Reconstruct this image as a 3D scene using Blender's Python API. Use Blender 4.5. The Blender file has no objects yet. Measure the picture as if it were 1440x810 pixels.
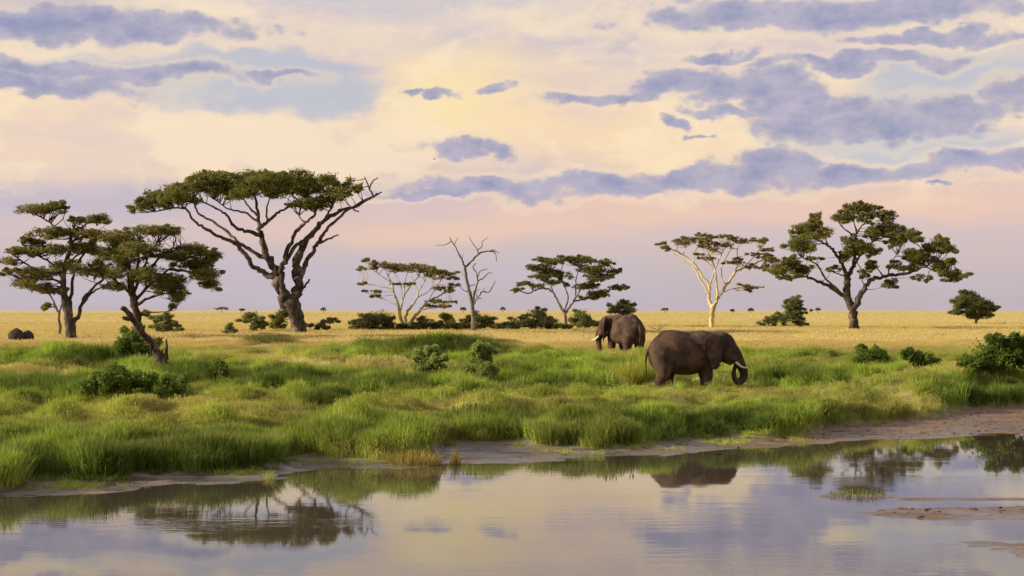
import bpy, math, random
import numpy as np
from mathutils import Vector

# ------------------------------------------------------------------ camera, light, exposure
F = 2400.0            # focal length in photograph pixels (1440 wide)
CAMZ = 5.2            # eye height above the pond, metres
HOR = 436.0           # horizon row in the photograph
sc = bpy.context.scene
col = sc.collection
cam_d = bpy.data.cameras.new('camera')
cam = bpy.data.objects.new('camera', cam_d); col.objects.link(cam)
cam.location = (0, 0, CAMZ); cam.rotation_euler = (math.pi/2, 0, 0)
cam_d.sensor_width = 36.0; cam_d.lens = 36.0*F/1440.0
cam_d.shift_y = (HOR-405.0)/1440.0
cam_d.clip_start = 0.5; cam_d.clip_end = 30000
sc.camera = cam

SUN_EL = math.radians(18); SUN_AZ = math.radians(-95)      # azimuth from +Y, negative is to the left
sun_dir = Vector((math.sin(SUN_AZ)*math.cos(SUN_EL), math.cos(SUN_AZ)*math.cos(SUN_EL), math.sin(SUN_EL)))
sun_d = bpy.data.lights.new('sun', 'SUN'); sun_d.energy = 5.0; sun_d.angle = math.radians(2.0); sun_d.color = (1.0, 0.87, 0.68)
sun = bpy.data.objects.new('sun', sun_d); col.objects.link(sun)
sun.rotation_euler = (-sun_dir).to_track_quat('-Z', 'Y').to_euler(); sun.location = (-60, -20, 60)

sc.view_settings.view_transform = 'Standard'; sc.view_settings.look = 'None'
sc.view_settings.gamma = 1.0; sc.view_settings.exposure = 0.65
sc.render.engine = 'CYCLES'
sc.cycles.max_bounces = 4; sc.cycles.diffuse_bounces = 3; sc.cycles.glossy_bounces = 2
sc.cycles.transmission_bounces = 3; sc.cycles.caustics_reflective = False; sc.cycles.caustics_refractive = False

def lin(r, g, b):
    return tuple(((c/255.0)/12.92 if c/255.0 <= .04045 else ((c/255.0+.055)/1.055)**2.4) for c in (r, g, b))

class NT:
    """tiny helper to write node graphs as expressions"""
    def __init__(s, tree): s.t = tree
    def n(s, typ, **kw):
        nd = s.t.nodes.new(typ)
        for k, v in kw.items(): setattr(nd, k, v)
        return nd
    def put(s, sock, v):
        if isinstance(v, bpy.types.NodeSocket): s.t.links.new(v, sock)
        elif v is not None:
            if isinstance(v, tuple) and len(v) == 3 and sock.type == 'RGBA': v = (*v, 1.0)
            sock.default_value = v
    def m(s, op, a, b=None, c=None, clamp=False):
        nd = s.n('ShaderNodeMath', operation=op, use_clamp=clamp)
        for i, v in enumerate((a, b, c)): s.put(nd.inputs[i], v) if v is not None else None
        return nd.outputs[0]
    def v(s, op, a, b=None, scale=None):
        nd = s.n('ShaderNodeVectorMath', operation=op)
        s.put(nd.inputs[0], a)
        if b is not None: s.put(nd.inputs[1], b)
        if scale is not None: s.put(nd.inputs['Scale'], scale)
        return nd.outputs['Value'] if op in ('LENGTH', 'DOT_PRODUCT', 'DISTANCE') else nd.outputs[0]
    def mix(s, f, a, b):
        nd = s.n('ShaderNodeMix', data_type='RGBA'); nd.clamp_factor = True
        s.put(nd.inputs[0], f); s.put(nd.inputs[6], a); s.put(nd.inputs[7], b)
        return nd.outputs[2]
    def mul(s, a, b, f=1.0):
        nd = s.n('ShaderNodeMix', data_type='RGBA', blend_type='MULTIPLY')
        s.put(nd.inputs[0], f); s.put(nd.inputs[6], a); s.put(nd.inputs[7], b)
        return nd.outputs[2]
    def noise(s, vec, scale, detail=4.0, rough=.55, color=False, dist=0.0):
        nd = s.n('ShaderNodeTexNoise'); s.put(nd.inputs['Vector'], vec)
        nd.inputs['Scale'].default_value = scale; nd.inputs['Detail'].default_value = detail
        nd.inputs['Roughness'].default_value = rough; nd.inputs['Distortion'].default_value = dist
        return nd.outputs['Color' if color else 'Fac']
    def step(s, x, lo, hi, a=0.0, b=1.0):
        nd = s.n('ShaderNodeMapRange', interpolation_type='SMOOTHSTEP')
        s.put(nd.inputs[0], x); nd.inputs[1].default_value = lo; nd.inputs[2].default_value = hi
        nd.inputs[3].default_value = a; nd.inputs[4].default_value = b
        return nd.outputs[0]
    def ramp(s, x, stops):
        nd = s.n('ShaderNodeValToRGB'); s.put(nd.inputs[0], x); e = nd.color_ramp.elements
        while len(e) < len(stops): e.new(0.5)
        for el, (p, c) in zip(e, stops): el.position = p; el.color = (*c, 1)
        return nd.outputs[0]

# ------------------------------------------------------------------ sky: clear air plus cloud layers, by direction
world = bpy.data.worlds.new('World'); sc.world = world; world.use_nodes = True
wt = world.node_tree; wt.nodes.clear(); W = NT(wt)
direc = W.n('ShaderNodeTexCoord').outputs['Generated']
sep = W.n('ShaderNodeSeparateXYZ'); W.put(sep.inputs[0], direc)
az = W.m('ARCTAN2', sep.outputs[0], sep.outputs[1]); el = W.m('ARCSINE', sep.outputs[2])
U = W.m('MULTIPLY', az, F/100.0)                # both in hundreds of photograph pixels, about the view's centre line
Vv = W.m('MULTIPLY', el, F/100.0)               # 0 at the horizon, up positive
cmb = W.n('ShaderNodeCombineXYZ'); W.put(cmb.inputs[0], U); W.put(cmb.inputs[1], Vv); P0 = cmb.outputs[0]
d24 = W.v('MULTIPLY', direc, (24.0, 24.0, 24.0))
wn1 = W.v('SUBTRACT', W.noise(W.v('MULTIPLY', d24, (1, 1, 1.6)), 0.9, 8, .56, True), (.5, .5, .5))
wsep = W.v('MULTIPLY', wn1, (1.7, 0.8, 0))
Pw = W.v('ADD', P0, wsep)                         # ragged edges
wn2 = W.v('SUBTRACT', W.noise(W.v('MULTIPLY', d24, (1, 1, 2.6)), 0.35, 4, .55, True), (.5, .5, .5))
Ps = W.v('ADD', P0, W.v('MULTIPLY', wn2, (3.2, .9, 0)))
def blobs(pp, lst):
    out = None
    for (x, y, rx, ry) in lst:
        q = W.v('MULTIPLY', W.v('SUBTRACT', pp, ((x-720)/100, (HOR-y)/100, 0)), (100.0/rx, 100.0/ry, 0))
        l = W.v('LENGTH', q)
        out = l if out is None else W.m('MINIMUM', out, l)
    return out
base = W.ramp(W.m('DIVIDE', Vv, 8.0, clamp=True), [
    (0.0, lin(191, 178, 184)), (0.05, lin(198, 184, 187)), (0.11, lin(211, 192, 189)), (0.17, lin(226, 198, 188)),
    (0.22, lin(238, 207, 186)), (0.30, lin(243, 216, 187)), (0.40, lin(240, 218, 196)), (0.52, lin(226, 212, 204)),
    (0.75, lin(206, 200, 212)), (1.0, lin(190, 190, 214))])
streak = W.noise(W.v('MULTIPLY', d24, (.5, .5, 3.4)), 0.55, 8, .62)
c = W.mix(W.step(streak, .40, .66, 0, .6), base, lin(198, 188, 203))
c = W.mix(W.step(blobs(Ps, [(150, 285, 430, 34), (430, 262, 170, 16)]), .35, 1.2, .85, 0), c, lin(193, 185, 200))
c = W.mix(W.step(blobs(Ps, [(60, 205, 420, 70), (330, 200, 260, 50)]), .3, 1.25, .75, 0), c, lin(241, 216, 194))
c = W.mix(W.step(blobs(Ps, [(720, 165, 260, 80), (620, 120, 130, 60), (900, 195, 300, 55)]), .2, 1.3, .8, 0), c, lin(251, 221, 180))
c = W.mix(W.step(blobs(Ps, [(610, 140, 120, 70), (1060, 233, 90, 14)]), .0, 1.4, .55, 0), c, lin(255, 236, 172))
c = W.mix(W.step(blobs(Ps, [(900, 300, 330, 26), (1250, 300, 260, 30), (650, 330, 260, 22)]), .2, 1.3, .7, 0), c, lin(240, 202, 180))
c = W.mix(W.step(blobs(Ps, [(1290, 215, 200, 40)]), .2, 1.3, .7, 0), c, lin(214, 208, 216))
c = W.mix(W.step(blobs(Pw, [(1308, 215, 34, 20), (1190, 118, 60, 12), (1385, 128, 40, 10)]), .5, 1.2, .85, 0), c, lin(252, 222, 182))
bil = W.noise(W.v('ADD', W.v('MULTIPLY', d24, (.8, .8, 1.7)), W.v('MULTIPLY', wn1, (.6, .6, .6))), .62, 7, .58)
vup = W.step(Vv, 1.1, 2.0)
c = W.mix(W.m('MULTIPLY', W.step(bil, .47, .58, 0, .55), vup), c, lin(255, 234, 200))
c = W.mix(W.m('MULTIPLY', W.step(bil, .36, .47, .38, 0), vup), c, lin(222, 200, 200))
# far open cloud cover outside the framed part of the sky goes on with the same two tones
gen = W.noise(W.v('MULTIPLY', d24, (.5, .5, 1.3)), 0.32, 6, .58)
upm = W.step(Vv, 3.3, 5.0)
rightm = W.step(W.m('ABSOLUTE', U), 7.4, 9.5)
genm = W.m('MULTIPLY', W.step(gen, .52, .60), W.m('MAXIMUM', upm, W.m('MULTIPLY', rightm, W.step(Vv, 1.4, 2.0))))
dist = W.m('ADD', blobs(Pw, [
    (700, 269, 175, 15), (860, 262, 135, 19), (980, 254, 125, 20), (1085, 242, 75, 32), (1180, 246, 100, 20), (1265, 242, 85, 18),
    (1365, 234, 95, 18), (1460, 236, 90, 16), (600, 277, 70, 9), (655, 214, 66, 15), (664, 204, 28, 14),
    (60, 132, 170, 17), (170, 112, 240, 12), (385, 110, 80, 8), (0, 108, 120, 14),
    (860, 136, 100, 12), (960, 122, 110, 22), (1060, 130, 115, 30), (1135, 154, 90, 32), (1140, 184, 115, 26), (1015, 163, 52, 10),
    (945, 178, 24, 11), (975, 197, 24, 5), (1230, 180, 140, 25), (1335, 162, 115, 24), (1440, 148, 95, 22), (1200, 98, 160, 10),
    (605, 132, 20, 8), (638, 133, 24, 9), (702, 127, 28, 8), (1320, 263, 24, 5), (1432, 258, 18, 5), (120, 50, 300, 26), (1180, 30, 330, 26), (1010, 85, 60, 10), (1330, 70, 140, 12)]),
    W.m('MULTIPLY', W.m('SUBTRACT', W.noise(W.v('MULTIPLY', d24, (1, 1, 2.0)), 2.6, 6, .60), .5), .6))
def puffs(scale):
    nd = W.n('ShaderNodeTexVoronoi'); nd.feature = 'F1'; nd.inputs['Scale'].default_value = scale
    W.put(nd.inputs['Vector'], W.v('ADD', W.v('MULTIPLY', d24, (1, 1, 1.5)), W.v('MULTIPLY', wn1, (.5, .5, .5)))); return nd.outputs['Distance']
puff = W.m('ADD', W.m('MULTIPLY', W.m('SUBTRACT', puffs(2.3), .45), .42), W.m('MULTIPLY', W.m('SUBTRACT', puffs(5.5), .42), .26))
dist = W.m('ADD', dist, puff)
dark = W.m('ADD', W.m('MULTIPLY', W.step(dist, .72, 1.06, 1, 0), .52), W.m('MULTIPLY', W.step(dist, .35, 1.5, 1, 0), .48))
rim = W.m('MULTIPLY', W.step(dist, .86, 1.1), W.step(dist, 1.15, 1.75, 1, 0))
dmask = W.m('MAXIMUM', dark, genm)
dcol = W.mix(W.step(W.noise(W.v('MULTIPLY', d24, (1, 1, 1.8)), 1.5, 7, .62), .34, .70), lin(143, 150, 185), lin(186, 181, 200))
dcol = W.mix(W.step(W.m('ADD', dist, W.m('MULTIPLY', puff, .8)), .2, 1.0, 0, .5), dcol, lin(178, 175, 198))
gap = W.step(blobs(Pw, [(470, 132, 88, 40), (360, 124, 200, 34), (200, 118, 260, 30), (1340, 130, 190, 50), (1250, 200, 190, 28), (380, 96, 170, 22)]), .62, 1.12, .9, 0)
gap = W.m('MAXIMUM', gap, W.m('MULTIPLY', W.step(gen, .34, .48, .9, 0), upm))
gap = W.m('MULTIPLY', gap, W.m('SUBTRACT', 1.0, dmask))
c = W.mix(W.m('MULTIPLY', gap, .85), c, lin(190, 196, 213))
c = W.mix(W.m('MULTIPLY', rim, .38), c, lin(255, 230, 192))
c = W.mix(W.m('MULTIPLY', dmask, .92), c, dcol)
gap = W.m('MULTIPLY', gap, .12)
nis = W.n('ShaderNodeTexSky'); nis.sky_type = 'NISHITA'; nis.sun_disc = False
nis.sun_elevation = SUN_EL; nis.sun_rotation = SUN_AZ; nis.altitude = 1500; nis.dust_density = 2.0
bg1 = W.n('ShaderNodeBackground'); W.put(bg1.inputs[0], nis.outputs[0]); bg1.inputs[1].default_value = 0.06
bg2 = W.n('ShaderNodeBackground'); W.put(bg2.inputs[0], c); bg2.inputs[1].default_value = 0.637
mx = W.n('ShaderNodeMixShader'); W.put(mx.inputs[0], gap)
wt.links.new(bg2.outputs[0], mx.inputs[1]); wt.links.new(bg1.outputs[0], mx.inputs[2])
wo = W.n('ShaderNodeOutputWorld'); wt.links.new(mx.outputs[0], wo.inputs[0])

# ------------------------------------------------------------------ helpers
rng = np.random.default_rng(7)
random.seed(7)
def tag(o, label=None, cat=None, group=None, kind=None):
    for k, v in (('label', label), ('category', cat), ('group', group), ('kind', kind)):
        if v: o[k] = v
    return o
def empty(name, loc):
    o = bpy.data.objects.new(name, None); o.location = loc; o.empty_display_size = .5; col.objects.link(o); return o
def mesh_obj(name, verts, faces, mat, parent=None, smooth=True, origin=None):
    me = bpy.data.meshes.new(name)
    v = np.asarray(verts, dtype=np.float32)
    if parent is not None: origin = parent.location
    if origin is not None: v = v - np.array(origin, dtype=np.float32)
    if isinstance(faces, np.ndarray):
        n, k = faces.shape
        me.vertices.add(len(v)); me.vertices.foreach_set('co', v.ravel())
        me.loops.add(n*k); me.loops.foreach_set('vertex_index', faces.astype(np.int32).ravel())
        me.polygons.add(n); me.polygons.foreach_set('loop_start', np.arange(0, n*k, k, dtype=np.int32))
        me.update(calc_edges=True)
    else:
        me.from_pydata([tuple(p) for p in v], [], faces); me.update()
    me.polygons.foreach_set('use_smooth', np.full(len(me.polygons), smooth))
    me.materials.append(mat)
    o = bpy.data.objects.new(name, me); col.objects.link(o)
    if parent is not None: o.parent = parent
    elif origin is not None: o.location = origin
    return o
def fbm(x, y, seed=0, octs=4):
    """smooth value noise, about -1..1"""
    out = np.zeros_like(np.asarray(x, float)); amp = 1.0; tot = 0
    for k in range(octs):
        xi = np.floor(x).astype(np.int64); yi = np.floor(y).astype(np.int64); fx = x-xi; fy = y-yi
        fx = fx*fx*(3-2*fx); fy = fy*fy*(3-2*fy)
        def h(a, b):
            n = (a*374761393 + b*668265263 + (seed+k)*1442695041) & 0xffffffff
            n = ((n ^ (n >> 13))*1274126177) & 0xffffffff
            return ((n ^ (n >> 16)) & 0xffff)/32767.5-1
        out += amp*((h(xi, yi)*(1-fx)+h(xi+1, yi)*fx)*(1-fy)+(h(xi, yi+1)*(1-fx)+h(xi+1, yi+1)*fx)*fy)
        tot += amp; amp *= .5; x = x*2.03+17.1; y = y*2.03+5.7
    return out/tot
def sstep(x, a, b):
    t = np.clip((x-a)/(b-a), 0, 1); return t*t*(3-2*t)

# ------------------------------------------------------------------ materials
def new_mat(name):
    m = bpy.data.materials.new(name); m.use_nodes = True; m.node_tree.nodes.clear(); return m, NT(m.node_tree)
def finish(m, T, sh, disp=None):
    o = T.n('ShaderNodeOutputMaterial'); T.t.links.new(sh, o.inputs[0])
def principled(T, colr, rough=.8, spec=.3, normal=None, **kw):
    p = T.n('ShaderNodeBsdfPrincipled'); T.put(p.inputs['Base Color'], colr); T.put(p.inputs['Roughness'], rough)
    p.inputs['Specular IOR Level'].default_value = spec
    for k, v in kw.items(): T.put(p.inputs[k], v)
    if normal is not None: T.put(p.inputs['Normal'], normal)
    return p.outputs[0]
def bump(T, h, strength=.5, dist=.05):
    b = T.n('ShaderNodeBump'); T.put(b.inputs['Height'], h); b.inputs['Strength'].default_value = strength; b.inputs['Distance'].default_value = dist
    return b.outputs[0]
def leaf_mat(name, c1, c2, trans=.48):
    m, T = new_mat(name)
    isl = T.n('ShaderNodeNewGeometry').outputs['Random Per Island']
    pos = T.n('ShaderNodeNewGeometry').outputs['Position']
    nz = T.noise(pos, .45, 3, .6)
    f = T.m('ADD', T.m('MULTIPLY', isl, .55), T.m('SUBTRACT', T.m('MULTIPLY', nz, 1.5), .5), clamp=True)
    cc = T.mix(f, c1, c2)
    df = T.n('ShaderNodeBsdfDiffuse'); T.put(df.inputs[0], cc)
    tr = T.n('ShaderNodeBsdfTranslucent'); T.put(tr.inputs[0], cc)
    mxs = T.n('ShaderNodeMixShader'); mxs.inputs[0].default_value = trans
    T.t.links.new(df.outputs[0], mxs.inputs[1]); T.t.links.new(tr.outputs[0], mxs.inputs[2])
    finish(m, T, mxs.outputs[0]); return m
def bark_mat(name, c1, c2, c3=None, scale=1.0):
    m, T = new_mat(name)
    pos = T.n('ShaderNodeNewGeometry').outputs['Position']
    n1 = T.noise(T.v('MULTIPLY', pos, (1, 1, .3)), 3.0*scale, 5, .65); n2 = T.noise(pos, .7*scale, 3, .6)
    cc = T.mix(T.step(n1, .35, .65), c1, c2)
    if c3: cc = T.mix(T.step(n2, .5, .66), cc, c3)
    finish(m, T, principled(T, cc, .9, .2, bump(T, n1, .8, .06))); return m

M_LEAF_DARK = leaf_mat('acacia_leaf_dark', (.075, .085, .022), (.25, .235, .062))
M_LEAF_MID = leaf_mat('acacia_leaf_mid', (.088, .095, .028), (.29, .26, .078))
M_LEAF_PALE = leaf_mat('fever_tree_leaf', (.105, .10, .036), (.31, .26, .09))
M_LEAF_BUSH = leaf_mat('bush_leaf', (.095, .115, .040), (.28, .28, .10))
M_LEAF_FRESH = leaf_mat('fresh_leaf', (.055, .095, .018), (.20, .26, .045))
M_LEAF_SAGE = leaf_mat('sage_leaf', (.19, .25, .058), (.42, .45, .14))
M_BARK = bark_mat('acacia_bark', (.028, .021, .016), (.085, .062, .045), (.15, .115, .08))
M_BARK_PALE = bark_mat('fever_bark', (.42, .33, .13), (.62, .50, .25), (.30, .24, .13))
M_BARK_GREY = bark_mat('grey_bark', (.09, .07, .055), (.20, .165, .13))
M_BARK_TAN = bark_mat('tan_bark', (.16, .12, .08), (.32, .25, .16), (.10, .08, .06))
M_DEAD = bark_mat('dead_wood', (.035, .022, .016), (.105, .060, .038), (.20, .14, .09), 2.0)

m, T = new_mat('grass_blades')
at = T.n('ShaderNodeAttribute'); at.attribute_type = 'INSTANCER'; at.attribute_name = 'gc'
hh = T.n('ShaderNodeAttribute'); hh.attribute_name = 'hgt'
isl = T.n('ShaderNodeNewGeometry').outputs['Random Per Island']
gcol = T.mul(at.outputs['Color'], T.ramp(isl, [(0, (.62, .66, .6)), (1, (1.3, 1.22, 1.2))]))
gcol = T.mix(T.m('MULTIPLY', T.step(hh.outputs['Fac'], .55, 1.05), .25), gcol, (.46, .40, .14))
df = T.n('ShaderNodeBsdfDiffuse'); T.put(df.inputs[0], gcol)
tr = T.n('ShaderNodeBsdfTranslucent'); T.put(tr.inputs[0], gcol)
mxs = T.n('ShaderNodeMixShader'); mxs.inputs[0].default_value = .38
T.t.links.new(df.outputs[0], mxs.inputs[1]); T.t.links.new(tr.outputs[0], mxs.inputs[2])
finish(m, T, mxs.outputs[0]); M_GRASS = m
def blade_mat(name, c1, c2):
    return leaf_mat(name, c1, c2, .38)
M_TUSS_LIME = blade_mat('lime_blades', (.24, .28, .03), (.48, .46, .09))
M_TUSS_DULL = blade_mat('dull_blades', (.10, .13, .03), (.26, .25, .07))
M_TUSS_GOLD = blade_mat('straw_blades', (.17, .15, .03), (.40, .29, .09))

m, T = new_mat('ground_soil')
ga = T.n('ShaderNodeAttribute'); ga.attribute_name = 'gcol'; gw = T.n('ShaderNodeAttribute'); gw.attribute_name = 'wet'
pos = T.n('ShaderNodeNewGeometry').outputs['Position']
n1 = T.noise(pos, 2.2, 6, .65); n2 = T.noise(T.v('MULTIPLY', pos, (.35, 1, 1)), .05, 5, .6)
cc = T.mul(ga.outputs['Color'], T.ramp(n1, [(.25, (.6, .6, .6)), (.75, (1.3, 1.28, 1.25))]))
cc = T.mul(cc, T.ramp(n2, [(.3, (.82, .84, .8)), (.7, (1.12, 1.08, 1.02))]))
wet = T.m('MULTIPLY', gw.outputs['Fac'], T.step(T.noise(T.v('MULTIPLY', pos, (.5, 1, 1)), .9, 4, .6), .40, .58))
cc = T.mul(cc, (.62, .60, .62), wet)
rg = T.m('SUBTRACT', .95, T.m('MULTIPLY', wet, .82))
vh = T.n('ShaderNodeTexVoronoi'); T.put(vh.inputs['Vector'], pos); vh.inputs['Scale'].default_value = 2.6
h = T.m('ADD', T.noise(pos, 6.0, 6, .7), T.m('MULTIPLY', T.step(vh.outputs[0], .05, .35), .8))
finish(m, T, principled(T, cc, rg, .4, bump(T, h, .5, .04))); M_GROUND = m

m, T = new_mat('pond_water')
pos = T.n('ShaderNodeNewGeometry').outputs['Position']
r1 = T.noise(T.v('MULTIPLY', pos, (.55, 1.6, 1)), 1.6, 3, .5); r2 = T.noise(T.v('MULTIPLY', pos, (.5, 1.2, 1)), 7.0, 3, .55)
pm = T.step(T.noise(T.v('MULTIPLY', pos, (.5, 1.4, 1)), .16, 3, .5), .42, .66, .12, 1.0)
hgt = T.m('MULTIPLY', T.m('ADD', T.m('MULTIPLY', r1, .7), T.m('MULTIPLY', r2, .22)), pm)
bn = bump(T, hgt, .25, .014)
finish(m, T, principled(T, (.060, .046, .033), .02, .5, bn, IOR=1.42)); M_WATER = m

m, T = new_mat('elephant_hide')
tc = T.n('ShaderNodeTexCoord').outputs['Object']
n1 = T.noise(tc, 1.1, 5, .6); n2 = T.noise(T.v('MULTIPLY', tc, (1, 1, 2.2)), 9, 5, .7)
vo = T.n('ShaderNodeTexVoronoi'); vo.feature = 'DISTANCE_TO_EDGE'; T.put(vo.inputs['Vector'], tc); vo.inputs['Scale'].default_value = 14
cc = T.mix(T.step(n1, .36, .60), (.048, .028, .018), (.130, .074, .043))
cc = T.mix(T.step(T.noise(tc, 2.3, 5, .65), .54, .70, 0, .75), cc, (.215, .135, .082))
cc = T.mul(cc, T.ramp(n2, [(.3, (.72, .72, .74)), (.7, (1.2, 1.17, 1.12))]))
hb = T.m('ADD', T.m('MULTIPLY', n2, .8), T.m('MULTIPLY', T.step(vo.outputs[0], 0, .15), .4))
finish(m, T, principled(T, cc, .82, .25, bump(T, hb, .9, .09))); M_HIDE = m
m, T = new_mat('ivory'); tc = T.n('ShaderNodeTexCoord').outputs['Object']
finish(m, T, principled(T, T.mix(T.noise(tc, 4, 3), (.55, .46, .33), (.74, .66, .52)), .4, .5)); M_IVORY = m
m, T = new_mat('dark_eye'); finish(m, T, principled(T, (.012, .009, .007), .15, .5)); M_EYE = m
m, T = new_mat('toenail'); finish(m, T, principled(T, (.22, .17, .12), .6, .4)); M_NAIL = m
m, T = new_mat('dark_hair'); finish(m, T, principled(T, (.018, .014, .012), .7, .3)); M_HAIR = m
m, T = new_mat('dark_rock'); pos = T.n('ShaderNodeNewGeometry').outputs['Position']; n1 = T.noise(pos, 3, 6, .65)
finish(m, T, principled(T, T.mix(n1, (.022, .017, .014), (.075, .052, .04)), .9, .2, bump(T, n1, .8, .1))); M_ROCK = m
m, T = new_mat('mud_clod'); pos = T.n('ShaderNodeNewGeometry').outputs['Position']; n1 = T.noise(pos, 5, 4, .65)
finish(m, T, principled(T, T.mix(n1, (.07, .045, .028), (.19, .13, .085)), .9, .2)); M_CLOD = m
m, T = new_mat('dark_feathers'); finish(m, T, principled(T, (.03, .028, .03), .7, .3)); M_BIRD = m

# ------------------------------------------------------------------ terrain
E_px = np.array([(-900, 720), (-200, 704), (0, 694), (60, 677), (250, 669), (380, 660), (400, 644), (440, 646), (520, 651), (600, 648), (622, 627), (730, 625),
                 (765, 631), (835, 635), (900, 628), (1000, 622), (1130, 619), (1150, 608), (1225, 598), (1316, 590), (1365, 576), (1500, 573), (1700, 568), (2400, 560)], float)
W_px = np.array([(-900, 735), (-200, 713), (0, 702), (100, 692), (200, 685), (300, 678), (400, 668), (480, 659), (560, 657), (640, 653), (740, 650), (820, 645),
                 (900, 640), (1000, 634), (1185, 621), (1440, 611), (1700, 604), (2400, 590)], float)
def depth0(py): return F*CAMZ/(py-HOR)
prof = np.array([(0, .4), (40, .45), (60, .55), (80, .75), (90, .93), (126, 1.80), (150, 2.25), (185, 2.62), (260, 2.7), (1e5, 2.7)], float)
MOUNDS = [(590, 122, 7.6, 4.2, 1.15), (372, 140, 4.5, 3.0, .55), (80, 112, 6.5, 2.6, .85), (60, 88, 5.0, 2.0, .25), (780, 99, 4.0, 2.6, .75),
          (470, 116, 4.0, 2.5, .25), (250, 100, 4.0, 2.5, .45), (690, 104, 3.5, 2.2, .3), (1230, 100, 5.0, 2.4, .25), (1385, 97, 4.0, 2.6, .75),
          (100, 52, 3.0, 2.2, .35), (290, 56, 2.4, 1.8, .30), (500, 63, 2.2, 1.8, .25), (850, 72, 3.0, 2.0, .3), (1080, 76, 2.6, 2.0, .28), (1285, 88, 2.2, 1.6, .3),
          (680, 72, 3.2, 2.2, .25)]
def edges(x, y):
    yy = np.maximum(y, 8.0); px = 720+F*x/yy
    jit = fbm(x*.9, y*.7, 31, 4)*1.3+fbm(x*.25, y*.22, 12, 2)*1.8
    sg = y-depth0(np.interp(px, E_px[:, 0], E_px[:, 1]))+jit*.8
    sw = y-depth0(np.interp(px, W_px[:, 0], W_px[:, 1]))+jit*.7+fbm(x*.6, y*1.1, 33, 3)*.9
    return sg, np.maximum(sw, sg), px
def near_mud(x, y):
    """mud spit and bars rising from the pond in front on the right"""
    def e(px, d, rx, ry): return ((x-(px-720)/F*d)/rx)**2+((y-d)/ry)**2
    n = fbm(x*.8, y*1.6, 44, 4)
    a = .075*sstep(1.1-e(1450, 43.6, 5.0, 1.5)+n*.9, 0, .8)+.05*sstep(1.1-e(1360, 46.9, 3.6, .30)+n*.6, 0, .5)+.07*sstep(1.1-e(1205, 47.6, 1.3, .5)+n*.5, 0, .6)
    a += .06*sstep(.9-e(1500, 37, 2.4, 2.6)+n*.9, 0, .9)
    b = .035*sstep(1.0-e(500, 56.2, 1.4, .25)+n*.8, 0, .5)+.03*sstep(1.0-e(1010, 61.5, 2.0, .3)+n, 0, .5)
    return a+b
def worley(x, y, cell, seed):
    """distance (in cells) to the nearest of a jittered set of bunch centres, and that bunch's random number"""
    cx, cy = np.floor(x/cell).astype(np.int64), np.floor(y/cell).astype(np.int64); best = np.full(x.shape, 9.0); rv = np.zeros(x.shape)
    def h(a, b, k):
        n = (a*374761393+b*668265263+(seed+k)*1442695041) & 0xffffffff; n = ((n ^ (n >> 13))*1274126177) & 0xffffffff
        return ((n ^ (n >> 16)) & 0xffff)/65535.0
    for i in (-1, 0, 1):
        for j in (-1, 0, 1):
            a, b = cx+i, cy+j; d = np.hypot(a+h(a, b, 0)-x/cell, b+h(a, b, 1)-y/cell); q = h(a, b, 2)
            m_ = d < best; best = np.where(m_, d, best); rv = np.where(m_, q, rv)
    return best, rv
def hummock(x, y):
    q = fbm(x*.5, y*.5, 81, 2)*.55
    d1, r1 = worley(x+q, y*.8+q, 3.1, 15); d2, r2 = worley(x-q, y*.8+q, 1.5, 18)
    return (1-sstep(d1, .06, .62))*(r1 > .25)*(.45+.7*r1), r1, (1-sstep(d2, .08, .6))*(r2 > .3), r2
def ground_z(x, y):
    x = np.asarray(x, float); y = np.asarray(y, float)
    sg, sw, px = edges(x, y)
    p = np.interp(y, prof[:, 0], prof[:, 1])
    und = fbm(x*.16, y*.16, 3, 3)*.16*sstep(sg, 1, 10)*(1-sstep(y, 140, 300))+fbm(x*.010, y*.006, 9, 2)*.5*sstep(y, 260, 700)*(1-sstep(y, 1500, 3000))*.5
    for (mp, d, rx, ry, h) in MOUNDS:
        mx_ = (mp-720)/F*d
        und = und+h*np.exp(-(((x-mx_)/rx)**2+((y-d)/ry)**2)*1.3)*sstep(sg, .3, 3)
    hm = hummock(x, y); ele = np.ones_like(x)
    for (ex, ed) in ((984, 88.5), (1030, 89.5), (940, 88.5), (868, 124)): ele = ele*sstep(np.hypot(x-(ex-720)/F*ed, (y-ed)*.8), 1.6, 3.6)
    und = und*(.4+.6*ele)+ele*(.56*hm[0]+.15*hm[2])*sstep(sg, .1, 1.6)*(1-sstep(y, 108, 140))
    bank = .35*sstep(sg, 0, 1.2)+.65*sstep(sg, 0, 9)
    mud = np.where(sw > 0, .012+.014*np.minimum(sw, 5)+.045*fbm(x*.7, y*1.4, 5, 4), -np.minimum(.5, .03+.06*-sw))
    z = mud+bank*(p-.06)+und
    z = np.where(sg < 0, np.maximum(mud, -.03+near_mud(x, y)) , z)
    return z
def project(x, y, z): return 720+F*x/y, HOR+F*(CAMZ-z)/y
def hit(px, py):
    """where the sight line of a photograph pixel meets the ground"""
    ds = np.concatenate([np.arange(34, 320, .1), np.arange(320, 6000, 4)])
    zz = ground_z((px-720)/F*ds, ds); pr = HOR+F*(CAMZ-zz)/ds
    ok = np.nonzero(pr <= py)[0]
    d = ds[ok[0]] if len(ok) else 3000.0
    x = (px-720)/F*d
    return x, d, float(ground_z(np.array([x]), np.array([d]))[0])

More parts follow.
